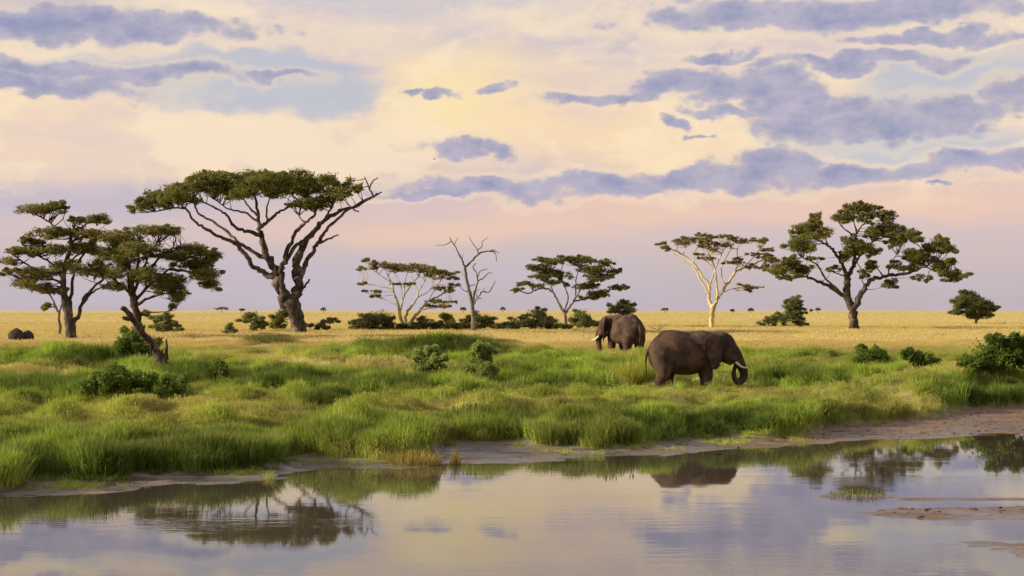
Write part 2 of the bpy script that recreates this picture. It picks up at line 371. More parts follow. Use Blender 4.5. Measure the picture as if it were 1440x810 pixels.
LUSH = [(90, 500, 120, 17, 1), (190, 515, 80, 40, .9), (60, 548, 90, 16, 1.2), (395, 535, 100, 16, 1.1), (545, 540, 110, 15, 1.1), (590, 488, 150, 20, 1.1), (372, 478, 50, 12, .9),
        (780, 522, 110, 26, 1.1), (420, 495, 90, 12, .5), (1125, 533, 80, 14, 1.1), (1380, 548, 85, 26, 1.1), (1080, 588, 70, 20, 1.0), (1105, 503, 60, 6, .6), (460, 563, 45, 9, .9),
        (100, 645, 170, 35, 1.0), (320, 640, 110, 30, .9), (500, 615, 110, 25, .8), (700, 600, 120, 18, .7), (840, 605, 90, 25, .9), (960, 600, 80, 25, .8), (1230, 520, 60, 12, .6),
        (300, 527, 50, 16, .9), (690, 545, 60, 14, .8), (620, 470, 110, 8, .6), (1290, 500, 200, 10, .4), (860, 510, 60, 16, .8)]
DRY = [(410, 503, 70, 13, 1), (515, 515, 80, 9, 1), (300, 575, 200, 12, .3), (650, 577, 160, 9, .3), (870, 500, 45, 6, 1), (1286, 567, 34, 22, .3), (110, 475, 140, 9, 1), (230, 502, 60, 10, .6),
       (1000, 560, 120, 7, .25), (1330, 520, 60, 8, .5), (60, 525, 70, 7, .7), (1180, 610, 60, 8, .5)]
SHADE_GRASS = [(60, 548, 95, 13), (395, 536, 95, 12), (530, 544, 115, 10), (265, 528, 60, 12), (1125, 533, 78, 11), (470, 563, 45, 7), (650, 488, 90, 13), (120, 506, 75, 9), (330, 655, 75, 20),
         (800, 542, 55, 11), (950, 602, 60, 13), (1050, 592, 60, 12), (380, 480, 40, 8), (180, 660, 60, 16), (1385, 562, 60, 9)]
def shade_grass(x, y, z):
    """patches of taller, dark green grass, the shade of hummock fronts painted into the colour"""
    px, py = project(x, np.maximum(y, 5), z); a = fbm(x*.5, y*.35, 25, 3); D = np.zeros_like(px)
    for (cx, cy, rx, ry) in SHADE_GRASS: D = np.maximum(D, 1-sstep(np.hypot((px+a*26-cx)/rx, (py+a*7-cy)/ry), .6, 1.15))
    return D
def cover(x, y, z):
    """lushness and dryness of the grass cover"""
    px, py = project(x, np.maximum(y, 5), z)
    w1 = fbm(x*.35, y*.2, 21, 3); w2 = fbm(x*.09, y*.05, 22, 3)
    pxw = px+w1*22; pyw = py+w2*7
    L = np.zeros_like(px); D = np.zeros_like(px)
    for (cx, cy, rx, ry, a) in LUSH: L = np.maximum(L, a*(1-sstep(np.hypot((pxw-cx)/rx, (pyw-cy)/ry), .55, 1.25)))
    for (cx, cy, rx, ry, a) in DRY: D = np.maximum(D, a*(1-sstep(np.hypot((pxw-cx)/rx, (pyw-cy)/ry), .5, 1.3)))
    far = sstep(y+w1*9, 112, 150)
    L = np.clip(L*(1-far*.9)+.20*(1-far)+w1*.30+w2*.15*(1-far), 0, 1.2); D = np.clip(np.maximum(D, far)+w2*.12, 0, 1)
    return L, D, far, w1, w2
C_LIME = np.array((.23, .315, .032)); C_DK = np.array((.040, .075, .012)); C_LU = np.array((.185, .265, .030)); C_OL = np.array((.285, .315, .062)); C_GO = np.array((.68, .56, .23)); C_PK = np.array((.58, .43, .19))
def grass_colour(x, y, z):
    L, D, far, w1, w2 = cover(x, y, z)
    w3 = fbm(x*.8, y*.6, 55, 3); lu = sstep(L, .22, .75)[:, None]
    dk = sstep(w3+w2*.4, .0, .55)[:, None]*.75
    green = C_LU*(1-dk)+C_DK*dk
    c = C_OL*(1-lu)+green*lu
    d = (D*(1-.65*lu[:, 0]))[:, None]
    pk = sstep(w1+.35*w3, .05, .5)[:, None]*.6*(1-sstep(y, 180, 320))[:, None]
    c = c*(1-d)+(C_GO*(1-pk)+C_PK*pk)*d
    return c, L, D, far

ys = np.concatenate([np.arange(-80, 24, 8.0), np.arange(24, 112, .42), np.geomspace(112, 420, 150), np.geomspace(428, 12000, 60)])
hx = np.concatenate([np.arange(0, 34, .42), np.geomspace(34.5, 120, 60), np.geomspace(126, 7000, 45)])
xs = np.concatenate([-hx[:0:-1], hx])
X, Y = np.meshgrid(xs, ys); Z = ground_z(X, Y)
nr, nc = X.shape
idx = np.arange(nr*nc).reshape(nr, nc)
fc = np.stack([idx[:-1, :-1], idx[:-1, 1:], idx[1:, 1:], idx[1:, :-1]], -1).reshape(-1, 4)
gx, gy, gz = X.ravel(), Y.ravel(), Z.ravel()
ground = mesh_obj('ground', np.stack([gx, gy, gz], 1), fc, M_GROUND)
tag(ground, 'golden grass plain falling to green river bank and brown mud', 'ground', kind='structure')
gcl, gL, gD, gfar = grass_colour(gx, gy, gz)
sg, sw, _ = edges(gx, gy)
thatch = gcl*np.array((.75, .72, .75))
mudn = fbm(gx*.5, gy*.9, 61, 3)
mpx = 720+F*gx/np.maximum(gy, 8)
brown = sstep(mpx, 930, 1120)[:, None]
mudc = np.array((.165, .13, .098))*(1-brown)+np.array((.20, .125, .072))*brown
mudc = mudc*(1+.25*mudn[:, None])
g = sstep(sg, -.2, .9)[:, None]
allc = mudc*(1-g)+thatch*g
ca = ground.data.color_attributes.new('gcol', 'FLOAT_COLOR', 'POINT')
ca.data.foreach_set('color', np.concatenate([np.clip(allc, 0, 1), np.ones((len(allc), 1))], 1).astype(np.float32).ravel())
wa = ground.data.attributes.new('wet', 'FLOAT', 'POINT')
wa.data.foreach_set('value', ((1-g[:, 0])*np.where(gz < .075, 1.0, .35)).astype(np.float32))

pond = mesh_obj('pond', [(-400, -80, 0), (400, -80, 0), (400, 125, 0), (-400, 125, 0)], [(0, 1, 2, 3)], M_WATER, smooth=False)
tag(pond, 'still shallow river pool reflecting the evening sky', 'water', kind='structure')

# ------------------------------------------------------------------ grass (stuff)
def blade_strip(V, Fc, Hs, base, ang, h, lean, w, segs=3, curl=1.6, face=None):
    dx, dy = math.cos(ang), math.sin(ang)
    fa = ang+math.pi/2 if face is None else face
    wx, wy = math.cos(fa)*w/2, math.sin(fa)*w/2
    i0 = len(V)
    for k in range(segs+1):
        t = k/segs; r = lean*h*t**curl; zz = h*(t-.28*lean*t**2.2)
        p = (base[0]+dx*r, base[1]+dy*r, base[2]+zz); s = (1-t**2.2)
        if k == segs: V.append(p); Hs.append(1.0)
        else:
            V.append((p[0]-wx*s, p[1]-wy*s, p[2])); V.append((p[0]+wx*s, p[1]+wy*s, p[2])); Hs += [t, t]
    for k in range(segs-1):
        a = i0+2*k; Fc.append((a, a+1, a+3, a+2))
    a = i0+2*(segs-1); Fc.append((a, a+1, a+2))
def tuft(name, n, rad, lean, w, hvar, seeds, seedhead=0.0):
    r = random.Random(seeds); V, Fc, Hs = [], [], []
    for k in range(n):
        a = r.uniform(0, 6.283); q = rad*math.sqrt(r.random())
        h = r.uniform(1-hvar, 1.0); an = a+r.uniform(-.9, .9)
        ln = r.uniform(.1, 1)*lean
        blade_strip(V, Fc, Hs, (q*math.cos(a), q*math.sin(a), -.06), an, h, ln, w*r.uniform(.7, 1.25), face=r.uniform(0, 3.14))
        if r.random() < seedhead:
            tx = q*math.cos(a)+math.cos(an)*ln*h; ty = q*math.sin(a)+math.sin(an)*ln*h; tz = h*(1-.28*ln)-.06
            for f in (0, 1.57):
                i0 = len(V); cx, sy = math.cos(f)*w*.8, math.sin(f)*w*.8
                V += [(tx, ty, tz-.12), (tx-cx, ty-sy, tz), (tx, ty, tz+.14), (tx+cx, ty+sy, tz)]; Hs += [1.05]*4
                Fc.append((i0, i0+1, i0+2, i0+3))
    me = bpy.data.meshes.new(name); me.from_pydata(V, [], Fc); me.update(); me.materials.append(M_GRASS)
    at_ = me.attributes.new('hgt', 'FLOAT', 'POINT'); at_.data.foreach_set('value', np.array(Hs, np.float32))
    return bpy.data.objects.new(name, me)
protos = [tuft('lush_tuft', 30, 0.34, .55, .030, .55, 1), tuft('lush_tuft', 30, .40, .75, .028, .6, 2),
          tuft('meadow_tuft', 26, .42, .35, .026, .6, 3, .35), tuft('meadow_tuft', 26, .38, .5, .024, .6, 4, .3),
          tuft('plain_tuft', 22, .55, .3, .045, .6, 5, .3)]
def grass_field(name, pts, cols, scl, proto, label, cat):
    me = bpy.data.meshes.new(name); me.vertices.add(len(pts)); me.vertices.foreach_set('co', pts.astype(np.float32).ravel())
    a = me.attributes.new('gc', 'FLOAT_COLOR', 'POINT'); a.data.foreach_set('color', np.concatenate([cols, np.ones((len(cols), 1))], 1).astype(np.float32).ravel())
    a = me.attributes.new('scl', 'FLOAT_VECTOR', 'POINT'); a.data.foreach_set('vector', scl.astype(np.float32).ravel())
    a = me.attributes.new('rot', 'FLOAT_VECTOR', 'POINT')
    rt = np.zeros_like(pts); rt[:, 2] = rng.uniform(0, 6.283, len(pts)); rt[:, 0] = rng.normal(0, .09, len(pts)); rt[:, 1] = rng.normal(0.05, .09, len(pts))
    a.data.foreach_set('vector', rt.astype(np.float32).ravel())
    o = bpy.data.objects.new(name, me); col.objects.link(o)
    ng = bpy.data.node_groups.new(name, 'GeometryNodeTree')
    ng.interface.new_socket('Geometry', in_out='INPUT', socket_type='NodeSocketGeometry'); ng.interface.new_socket('Geometry', in_out='OUTPUT', socket_type='NodeSocketGeometry')
    gi = ng.nodes.new('NodeGroupInput'); go = ng.nodes.new('NodeGroupOutput'); ip = ng.nodes.new('GeometryNodeInstanceOnPoints'); oi = ng.nodes.new('GeometryNodeObjectInfo')
    oi.inputs[0].default_value = proto
    a1 = ng.nodes.new('GeometryNodeInputNamedAttribute'); a1.data_type = 'FLOAT_VECTOR'; a1.inputs[0].default_value = 'scl'
    a2 = ng.nodes.new('GeometryNodeInputNamedAttribute'); a2.data_type = 'FLOAT_VECTOR'; a2.inputs[0].default_value = 'rot'
    L = ng.links
    L.new(gi.outputs[0], ip.inputs['Points']); L.new(oi.outputs['Geometry'], ip.inputs['Instance'])
    L.new(a1.outputs[0], ip.inputs['Scale']); L.new(a2.outputs[0], ip.inputs['Rotation']); L.new(ip.outputs[0], go.inputs[0])
    md = o.modifiers.new('scatter', 'NODES'); md.node_group = ng
    tag(o, label, cat, kind='stuff'); return o
def scatter(n, d0, d1, pw=1.0, pad=180):
    """points spread over the wedge of ground in front of the camera"""
    t = rng.random(n); d = (d0**(pw+1)+t*(d1**(pw+1)-d0**(pw+1)))**(1/(pw+1))
    px = rng.uniform(-pad, 1440+pad, n); x = (px-720)/F*d
    return x, d, ground_z(x, d)
sets = {0: [], 1: [], 2: [], 3: [], 4: []}
for (n, d0, d1, pw) in ((100000, 44, 80, 1.0), (120000, 80, 150, 1.0), (70000, 150, 330, .6), (45000, 330, 1400, 0.0)):
    x, y, z = scatter(n, d0, d1, pw)
    sg, sw, px = edges(x, y)
    pn = fbm(x*.7, y*1.1, 93, 3); onmud = (sg <= .15) & (sg > -2.6) & (pn > .12) & (rng.random(n) < .45) & (z > .012) & (px < 1250)
    keep = ((sg > .15+.5*rng.random(n)) & (z > .06)) | onmud
    x, y, z, sg, px = x[keep], y[keep], z[keep], sg[keep], px[keep]
    c, L, D, far = grass_colour(x, y, z)
    nn = len(x)
    clump = fbm(x*.55, y*.4, 71, 3); clump2 = fbm(x*.2, y*.16, 72, 2)
    keep = rng.random(nn) < np.clip(.72+clump*.7, .25, 1)
    clump3 = fbm(x*.42+9, y*.30, 77, 2)
    H = .34+.40*sstep(L, .25, .8)+.22*clump+.12*clump2+.34*np.clip(clump3, 0, 1)*(1-far)
    H = H+.42*(1-sstep(sg, .5, 6.0))*sstep(sg, -.1, .9)*np.where(px < 1150, 1, .6)*(1-.75*sstep(px, 860, 920)*(1-sstep(px, 1060, 1120)))*(.6+.8*np.clip(clump2+.3, 0, 1))
    H = H*(1-far)+.45*far*(1+.3*clump)
    dome, wr_, b2, wr2 = hummock(x, y); nf = 1-far
    H = H*.68+(.10*dome+.12*b2)*nf
    tone = 1+nf*((.66+.68*wr_)*(.84+.32*wr2)-1)
    gmix = (np.clip(dome, 0, 1)*.6*(wr2 > .35)*nf)[:, None]; hue = (wr_ > .62)[:, None]
    c = (c*(1-gmix)+gmix*np.where(hue, C_LIME, C_LU*.75))*tone[:, None]
    rnd = rng.random((nn, 1)); st = .4*(rnd > .80)*nf[:, None]; c = c*(1-st)+st*(C_OL*.5+C_GO*.5)
    sd = shade_grass(x, y, z)*(rng.random(nn) < .85); c = c*(1-.8*sd[:, None])+.8*sd[:, None]*C_DK*(.9+.5*wr2[:, None]); H = H+.20*sd  # taller tufts, with hummock shade put into their dark green
    H = H*(1-.35*sstep(px, 870, 930)*(1-sstep(px, 1060, 1110))*(1-sstep(y, 84, 88)))
    H = np.where(sg < .15, H*.45, H)
    H = np.clip(H, .12, 1.25)*rng.uniform(.75, 1.2, nn)
    # trodden around the animals' feet
    for (ex, ed, er) in ((984, 90, 2.4), (868, 126, 2.6), (1038, 90.3, 1.3)):
        q = np.hypot(x-(ex-720)/F*ed, (y-ed)*1.0); H = H*np.where((q < er) & (y > ed-1.2), .62, 1)
    wd = H*.75+.18+np.maximum(0, y-70)/420.0
    wd = np.minimum(wd, 3.2)
    jit = 1+rng.uniform(-.18, .18, (nn, 1))*(1-.75*far[:, None])
    typ = np.where(y > 150, 4, np.where(rng.random(nn) < sstep(L, .2, .65)*(1-.7*D), rng.integers(0, 2, nn), rng.integers(2, 4, nn)))
    for k in range(5):
        s = keep & (typ == k)
        if s.any(): sets[k].append((np.stack([x, y, z], 1)[s], np.clip(c*jit*(1+.2*(1-far[:, None])), 0, .7)[s], np.stack([wd, wd, H], 1)[s]))
names = [('lush_grass', 'broad green grass tufts thick on the river bank', 'grass'), ('lush_grass', 'arching green grass tufts thick on the river bank', 'grass'),
         ('meadow_grass', 'fine yellow green meadow grass with pale seed heads', 'grass'), ('meadow_grass', 'thin leaning meadow grass with straw tips', 'grass'),
         ('plain_grass', 'dry golden savanna grass covering the far plain', 'grass')]
for k in range(5):
    if sets[k]:
        a, b, s = (np.concatenate([q[i] for q in sets[k]]) for i in range(3))
        grass_field(names[k][0], a, b, s, protos[k], names[k][1], names[k][2])

# ------------------------------------------------------------------ branches, crowns
def catmull(P, n):
    P = np.asarray(P, float)
    if len(P) == 2: return np.array([P[0]+(P[1]-P[0])*t for t in np.linspace(0, 1, n+1)])
    Q = np.concatenate([[2*P[0]-P[1]], P, [2*P[-1]-P[-2]]]); out = []
    for i in range(1, len(Q)-2):
        p0, p1, p2, p3 = Q[i-1], Q[i], Q[i+1], Q[i+2]
        for t in np.linspace(0, 1, n, endpoint=False):
            out.append(.5*((2*p1)+(-p0+p2)*t+(2*p0-5*p1+4*p2-p3)*t*t+(-p0+3*p1-3*p2+p3)*t**3))
    out.append(P[-1]); return np.array(out)
def tube(C, R, sides=7, rough=.12, seed=0):
    C = np.asarray(C, float); R = np.asarray(R, float); r = np.random.default_rng(seed); n = len(C)
    tg = np.gradient(C, axis=0); tg /= np.linalg.norm(tg, axis=1)[:, None]+1e-9
    ref = np.array((.12, .98, .17)); ref /= np.linalg.norm(ref)
    a = np.cross(tg, ref); a /= np.linalg.norm(a, axis=1)[:, None]+1e-9; b = np.cross(tg, a)
    th = np.arange(sides)*2*np.pi/sides
    rr = R[:, None]*(1+rough*r.normal(0, 1, (n, sides)))
    V = C[:, None, :]+rr[:, :, None]*(np.cos(th)[None, :, None]*a[:, None, :]+np.sin(th)[None, :, None]*b[:, None, :])
    V = V.reshape(-1, 3); i = np.arange(n-1)[:, None]*sides; j = np.arange(sides)[None, :]; j2 = (j+1) % sides
    Fq = np.stack([i+j, i+j2, i+sides+j2, i+sides+j], -1).reshape(-1, 4)
    V = np.concatenate([V, [C[0], C[-1]+tg[-1]*R[-1]*.6]]); i0, i1 = n*sides, n*sides+1
    caps = [(i0, (k+1) % sides, k) for k in range(sides)]+[(i1, (n-1)*sides+k, (n-1)*sides+(k+1) % sides) for k in range(sides)]
    return V, [tuple(q) for q in Fq.tolist()]+caps
def leaves(centres, radii, per, size, r, flat=.55, tips=None):
    """leaf clumps: small rhombic leaflets strewn through flattened ellipsoids"""
    n = len(centres); N = n*per
    per = int(per*1.6); N = n*per
    c = np.repeat(centres, per, 0); rad = np.repeat(radii, per, 0)
    d = r.normal(0, 1, (N, 3)); d /= np.linalg.norm(d, axis=1)[:, None]; d *= (r.random(N)**.5*r.uniform(.8, 1.25, N))[:, None]
    p = c+d*rad
    nrm = r.normal(0, 1, (N, 3)); nrm[:, 2] = np.abs(nrm[:, 2])+flat; nrm /= np.linalg.norm(nrm, axis=1)[:, None]
    a = np.cross(nrm, r.normal(0, 1, (N, 3))); a /= np.linalg.norm(a, axis=1)[:, None]; b = np.cross(nrm, a)
    s = size*.72*np.exp(r.normal(0, .42, N))[:, None]
    V = np.stack([p-a*s, p+b*s*.36, p+a*s, p-b*s*.36], 1).reshape(-1, 3)
    return V, np.arange(4*N).reshape(-1, 4)

class Plant:
    """limbs and foliage pads given in the pixels of one enlarged crop (origin ox, oy, enlargement s), depths in metres round the base"""
    def __init__(s, name, label, cat, crop, base, bark, leaf, group=None, seed=1, sink=.12, d=None):
        s.ox, s.oy, s.s = crop; s.r = np.random.default_rng(seed); s.seed = seed
        bpx, bpy_ = s.ox+base[0]/s.s, s.oy+base[1]/s.s
        x, dd, z = hit(bpx, bpy_+2.0) if d is None else ((bpx-720)/F*d, d, float(ground_z(np.array([(bpx-720)/F*d]), np.array([float(d)]))[0]))
        s.d = dd; s.mpp = dd/F; s.zb = z
        s.root = empty(name, (x, dd, z)); tag(s.root, label, cat, group)
        s.bark, s.leaf = bark, leaf; s.samp = np.zeros((0, 3)); s.rad = np.zeros(0); s.sink = sink; s.nl = 0; s.own = []
    def w(s, p, dy=0.0):
        px, py = s.ox+p[0]/s.s, s.oy+p[1]/s.s; y = s.d+dy
        return np.array(((px-720)/F*s.d, y, CAMZ-(py-HOR)/F*s.d))
    def limb(s, pts, w0, w1, depth=None, name='limb', wiggle=.35):
        k = s.nl; s.nl += 1
        P = np.array([s.w(p) for p in pts])
        if name == 'trunk': P[0, 2] = min(P[0, 2], s.zb-s.sink); st = 0.0
        else:
            q = s.samp[np.argmin(np.hypot(s.samp[:, 0]-P[0, 0], s.samp[:, 2]-P[0, 2]))] if len(s.samp) else P[0]
            st = q[1]-s.d
        L = np.abs(np.diff(P[:, 0])).sum()
        de = depth if depth is not None else (1 if (k*7+s.seed) % 3 else -1)*s.r.uniform(.25, .75)*L
        seg = np.concatenate([[0], np.cumsum(np.linalg.norm(np.diff(P, axis=0), axis=1))]); t = seg/seg[-1]
        P[:, 1] = s.d+st+de*t**1.2
        kq = P[:, 1]/s.d; P[:, 0] *= kq; P[:, 2] = np.where(np.arange(len(P)) == 0, P[:, 2], CAMZ+(P[:, 2]-CAMZ)*kq)
        if name != 'trunk' and len(s.samp): P[0] = q
        C = catmull(P, 5)
        tt = np.linspace(0, 1, len(C)); R = (w0+(w1-w0)*tt**.72)/2/s.s*s.mpp
        wg = s.r.normal(0, 1, C.shape)*(R[:, None]*wiggle); wg[0] = 0; C = C+wg
        if name == 'trunk': R[:3] *= np.array((1.25, 1.08, 1.02))
        V, Fc = tube(C, R, 10 if name == 'trunk' else 8, .15, s.seed*100+k)
        own = s.own[int(np.argmin(np.linalg.norm(s.samp-C[0], axis=1)))] if len(s.samp) else None
        sub = own is not None and own.name.split('.')[0] in ('limb', 'branch', 'leaning_stem') and name != 'trunk'
        o = mesh_obj('branch' if sub and name == 'limb' else 'twig' if sub and name == 'branch' else name, V, Fc, s.bark, s.root)
        if sub: o.parent = own if own.parent == s.root else own.parent
        s.own += [o]*len(C)
        s.samp = np.concatenate([s.samp, C]); s.rad = np.concatenate([s.rad, R]); return o
    def crown(s, pads, puff=1.35, size=.2, dens=5.0, per=34, depths=2, flat=.6, clump=.55, twig_w=.05, name='crown', twigs=4, spread=.55, hang=1.0, sats=2):
        cs, rs, tw_v, tw_f = [], [], [], []; off = 0
        sat = []
        for pad in pads:
            for j in range(sats):
                th = s.r.uniform(0, 6.283); f = s.r.uniform(.75, 1.15)
                sat.append((pad[0]+math.cos(th)*pad[2]*f, pad[1]+math.sin(th)*pad[3]*f*1.1, pad[2]*s.r.uniform(.22, .42), max(pad[3]*s.r.uniform(.25, .5), 4), .55))
        pads = list(pads)+sat
        half = .5*(max(p[0]+p[2] for p in pads)-min(p[0]-p[2] for p in pads))/s.s*s.mpp
        for pad in pads:
            cx, cy, rx, ry = pad[:4]; sp = pad[4] if len(pad) > 4 else 1.0
            c0 = s.w((cx, cy)); rxm, rym = rx/s.s*s.mpp, ry*puff/s.s*s.mpp
            if len(s.samp):
                q = s.samp[np.argmin(np.hypot(s.samp[:, 0]-c0[0], (s.samp[:, 2]-c0[2])))]; dy0 = (q[1]-s.d)*.8
            else: dy0 = 0
            rx0, ry0 = rxm, rym
            for kk in range(depths+1):
                rxm, rym = (rx0, ry0) if kk == 0 else (rx0*.8, ry0*.8)
                dy = dy0+(0 if kk == 0 else s.r.uniform(-1, 1)*half*spread)
                c = np.array((c0[0], s.d+dy, c0[2])) + (0 if kk == 0 else np.array((s.r.normal(0, .26*rxm), 0, s.r.normal(0, .2*rym))))
                kq = c[1]/s.d; c[0] *= kq; c[2] = CAMZ+(c[2]-CAMZ)*kq
                nc_ = max(3, int(math.pi*rxm*max(rym, clump*.5)*dens*sp))
                u = s.r.normal(0, 1, (nc_, 3)); u /= np.linalg.norm(u, axis=1)[:, None]; u *= (s.r.random(nc_)**.4)[:, None]
                cr = np.minimum(clump*s.r.uniform(.45, 1.35, nc_), max(rym*.7, clump*.5))
                cc_ = c+u*np.array((max(rxm-clump*.75, rxm*.55), max(rxm*.8, .3), max(rym-cr.mean()*.5, rym*.45)))
                cs.append(cc_); rs.append(np.stack([cr*1.25, cr*1.25, cr*.7*hang], 1))
                if len(s.samp):
                    for j in range(max(1, int(twigs*min(1.5, rxm)*sp))):
                        e = cc_[s.r.integers(nc_)]
                        dd = np.linalg.norm((s.samp-e)*np.array((1, 1, 1.0)), axis=1)+np.where(s.samp[:, 2] > e[2]+.2, 2.5, 0)
                        a = s.samp[np.argmin(dd)]
                        if np.linalg.norm(e-a) > 2.6+.5*rxm: continue
                        md = (a+e)/2+np.array((s.r.normal(0, .12), s.r.normal(0, .12), s.r.normal(-.03, .06)))*np.linalg.norm(e-a)
                        V, Fc = tube(catmull([a, md, e], 3), np.linspace(twig_w, twig_w*.3, 7), 4, .08, j)
                        tw_v.append(V); tw_f += [tuple(i+off for i in f) for f in Fc]; off += len(V)
        cs = np.concatenate(cs); rs = np.concatenate(rs)
        V, Fc = leaves(cs, rs, per, size, s.r, flat)
        o = mesh_obj(name, V, Fc, s.leaf, s.root, smooth=False)
        if tw_v:
            tw = tag(mesh_obj('twigs', np.concatenate(tw_v), tw_f, s.bark, s.root), kind='stuff'); tw.parent = o
        return o

CA, CC, CM, CR = (0, 220, 2.894), (170, 220, 3.116), (490, 320, 3.512), (900, 270, 2.6667)
CD, CE, CG, CH = (490, 355, 7.044), (600, 320, 5.4), (910, 310, 5.06), (1050, 280, 4.2625)
# the tall flat-topped acacia
p = Plant('acacia_tree', 'tallest flat-topped acacia with dark forked trunk and dead twigs at one end', 'tree', CC, (778, 770), M_BARK, M_LEAF_DARK, seed=3)
p.limb([(785, 778), (770, 710), (745, 635)], 60, 66, 0, 'trunk', .05)
p.limb([(745, 650), (705, 590), (690, 530), (660, 470), (630, 410), (615, 350), (605, 310), (600, 250), (590, 180)], 58, 10, 1.0)
p.limb([(757, 650), (770, 580), (765, 510), (785, 430), (800, 390), (850, 330), (890, 280), (960, 240), (1040, 215), (1125, 165)], 54, 7, 3.0)
p.limb([(685, 530), (620, 505), (570, 470), (530, 410), (490, 375), (420, 345), (350, 305), (310, 270), (270, 225), (150, 240)], 28, 6, -3.5)
p.limb([(645, 455), (560, 405), (510, 375), (470, 330), (400, 285), (340, 250), (320, 200)], 20, 7, 3.0)
p.limb([(608, 340), (540, 325), (500, 310), (470, 265), (430, 235), (360, 200)], 19, 7, -2.5)
p.limb([(603, 280), (540, 245), (470, 230), (410, 185)], 11, 5, 2.5)
p.limb([(610, 315), (650, 280), (690, 245), (750, 215), (810, 180)], 19, 7, 3.5)
p.limb([(640, 285), (640, 220), (665, 160)], 11, 5); p.limb([(600, 262), (560, 220), (530, 170)], 11, 5)
p.limb([(735, 640), (710, 580), (703, 500), (720, 450), (740, 390), (770, 330), (810, 290), (855, 250)], 32, 10, -2.5)
p.limb([(722, 450), (760, 400), (810, 360), (850, 320), (900, 265), (930, 210)], 20, 8, -1.5)
p.limb([(768, 570), (800, 490), (840, 420), (870, 370), (900, 320), (960, 265), (1010, 225), (1100, 175)], 25, 8, 2.0)
p.limb([(860, 390), (900, 365), (955, 343)], 14, 6); p.limb([(772, 600), (800, 575), (828, 540)], 17, 8)
p.limb([(1095, 178), (1085, 130), (1068, 88)], 9, 4, .5); p.limb([(1086, 128), (1105, 108), (1127, 94)], 7, 4, .3)
p.limb([(1100, 175), (1120, 165), (1142, 158)], 10, 6, .3); p.limb([(810, 290), (790, 276), (780, 258)], 9, 5, .3); p.limb([(1000, 225), (1030, 238), (1042, 242)], 8, 5, .3)
p.crown([(95, 215, 60, 24), (170, 178, 85, 30), (260, 160, 90, 38), (335, 118, 60, 34), (390, 90, 100, 24), (420, 130, 110, 32), (560, 110, 110, 38), (535, 168, 70, 22), (640, 88, 110, 24),
         (680, 140, 110, 34), (760, 110, 100, 32), (850, 205, 100, 28), (895, 108, 70, 24), (945, 145, 85, 36, .55), (1000, 130, 48, 28, .5), (820, 130, 70, 28), (180, 215, 60, 14, .6)],
        size=.18, dens=5.6, per=26, depths=2, twig_w=.06, clump=.50, puff=1.5)
# left pair
p = Plant('acacia_tree', 'tiered acacia with a thick dark trunk beside the pair of dark boulders', 'tree', CA, (292, 735), M_BARK, M_LEAF_MID, seed=5)
p.limb([(292, 742), (280, 660), (265, 590), (258, 520), (262, 450), (285, 380), (290, 300)], 46, 12, 0, 'trunk', .08)
p.limb([(312, 700), (318, 640), (340, 580), (370, 545), (420, 500)], 22, 9, 2.0); p.limb([(285, 690), (290, 600), (297, 500), (320, 430), (350, 380)], 18, 8, 1.5)
for L_ in ([(258, 500), (215, 440), (150, 400), (90, 360)], [(250, 470), (180, 470), (110, 440), (40, 390)], [(256, 520), (190, 490), (90, 500)], [(290, 315), (230, 290), (190, 260), (130, 230)],
           [(290, 305), (330, 290), (370, 265), (420, 252)], [(285, 350), (340, 330), (390, 310)], [(262, 450), (320, 400), (400, 380)], [(330, 600), (380, 550), (440, 520)]):
    p.limb(L_, 12, 5)
p.crown([(150, 215, 105, 22), (230, 200, 50, 16), (390, 250, 58, 20), (330, 258, 40, 14), (200, 310, 110, 20), (330, 312, 90, 20), (130, 345, 60, 14), (200, 380, 110, 22), (320, 370, 90, 26), (60, 380, 55, 13),
         (30, 425, 40, 18, .5), (30, 470, 30, 11), (150, 480, 95, 28), (100, 515, 65, 22), (270, 450, 80, 26, .6), (380, 460, 80, 30, .6), (180, 535, 50, 18)], size=.16, dens=8, per=22, clump=.42, depths=2)
p = Plant('slender_tree', 'thin pale sapling half hidden behind the thick-trunked tiered acacia', 'tree', CA, (243, 722), M_BARK_TAN, M_LEAF_MID, seed=6)
p.limb([(243, 726), (238, 640), (215, 585), (200, 560)], 13, 6, 0, 'trunk'); p.limb([(240, 650), (252, 600), (262, 560)], 9, 4); p.limb([(225, 610), (200, 612), (180, 612)], 6, 4)
p.crown([(185, 608, 34, 8), (200, 545, 60, 12), (250, 550, 30, 12)], size=.17, dens=6, per=26, clump=.45)
p = Plant('acacia_tree', 'round spreading acacia with drooping side foliage behind the leaning dead log', 'tree', CA, (562, 705), M_BARK, M_LEAF_MID, seed=8)
p.limb([(562, 710), (552, 620), (540, 560), (530, 500), (520, 440), (510, 390)], 44, 12, 0, 'trunk', .08)
for L_ in ([(535, 575), (490, 520), (440, 480), (420, 440)], [(546, 570), (570, 480), (600, 420), (640, 350)], [(552, 590), (610, 520), (680, 470), (740, 420), (850, 395)], [(556, 605), (620, 570), (690, 555)],
           [(540, 530), (560, 430), (570, 340)], [(515, 450), (480, 400), (440, 340)], [(610, 520), (620, 450), (690, 380), (760, 370)], [(680, 470), (770, 470), (850, 500)]):
    p.limb(L_, 16, 5)
p.limb([(560, 650), (600, 635), (640, 634), (690, 630)], 8, 4, -.6)
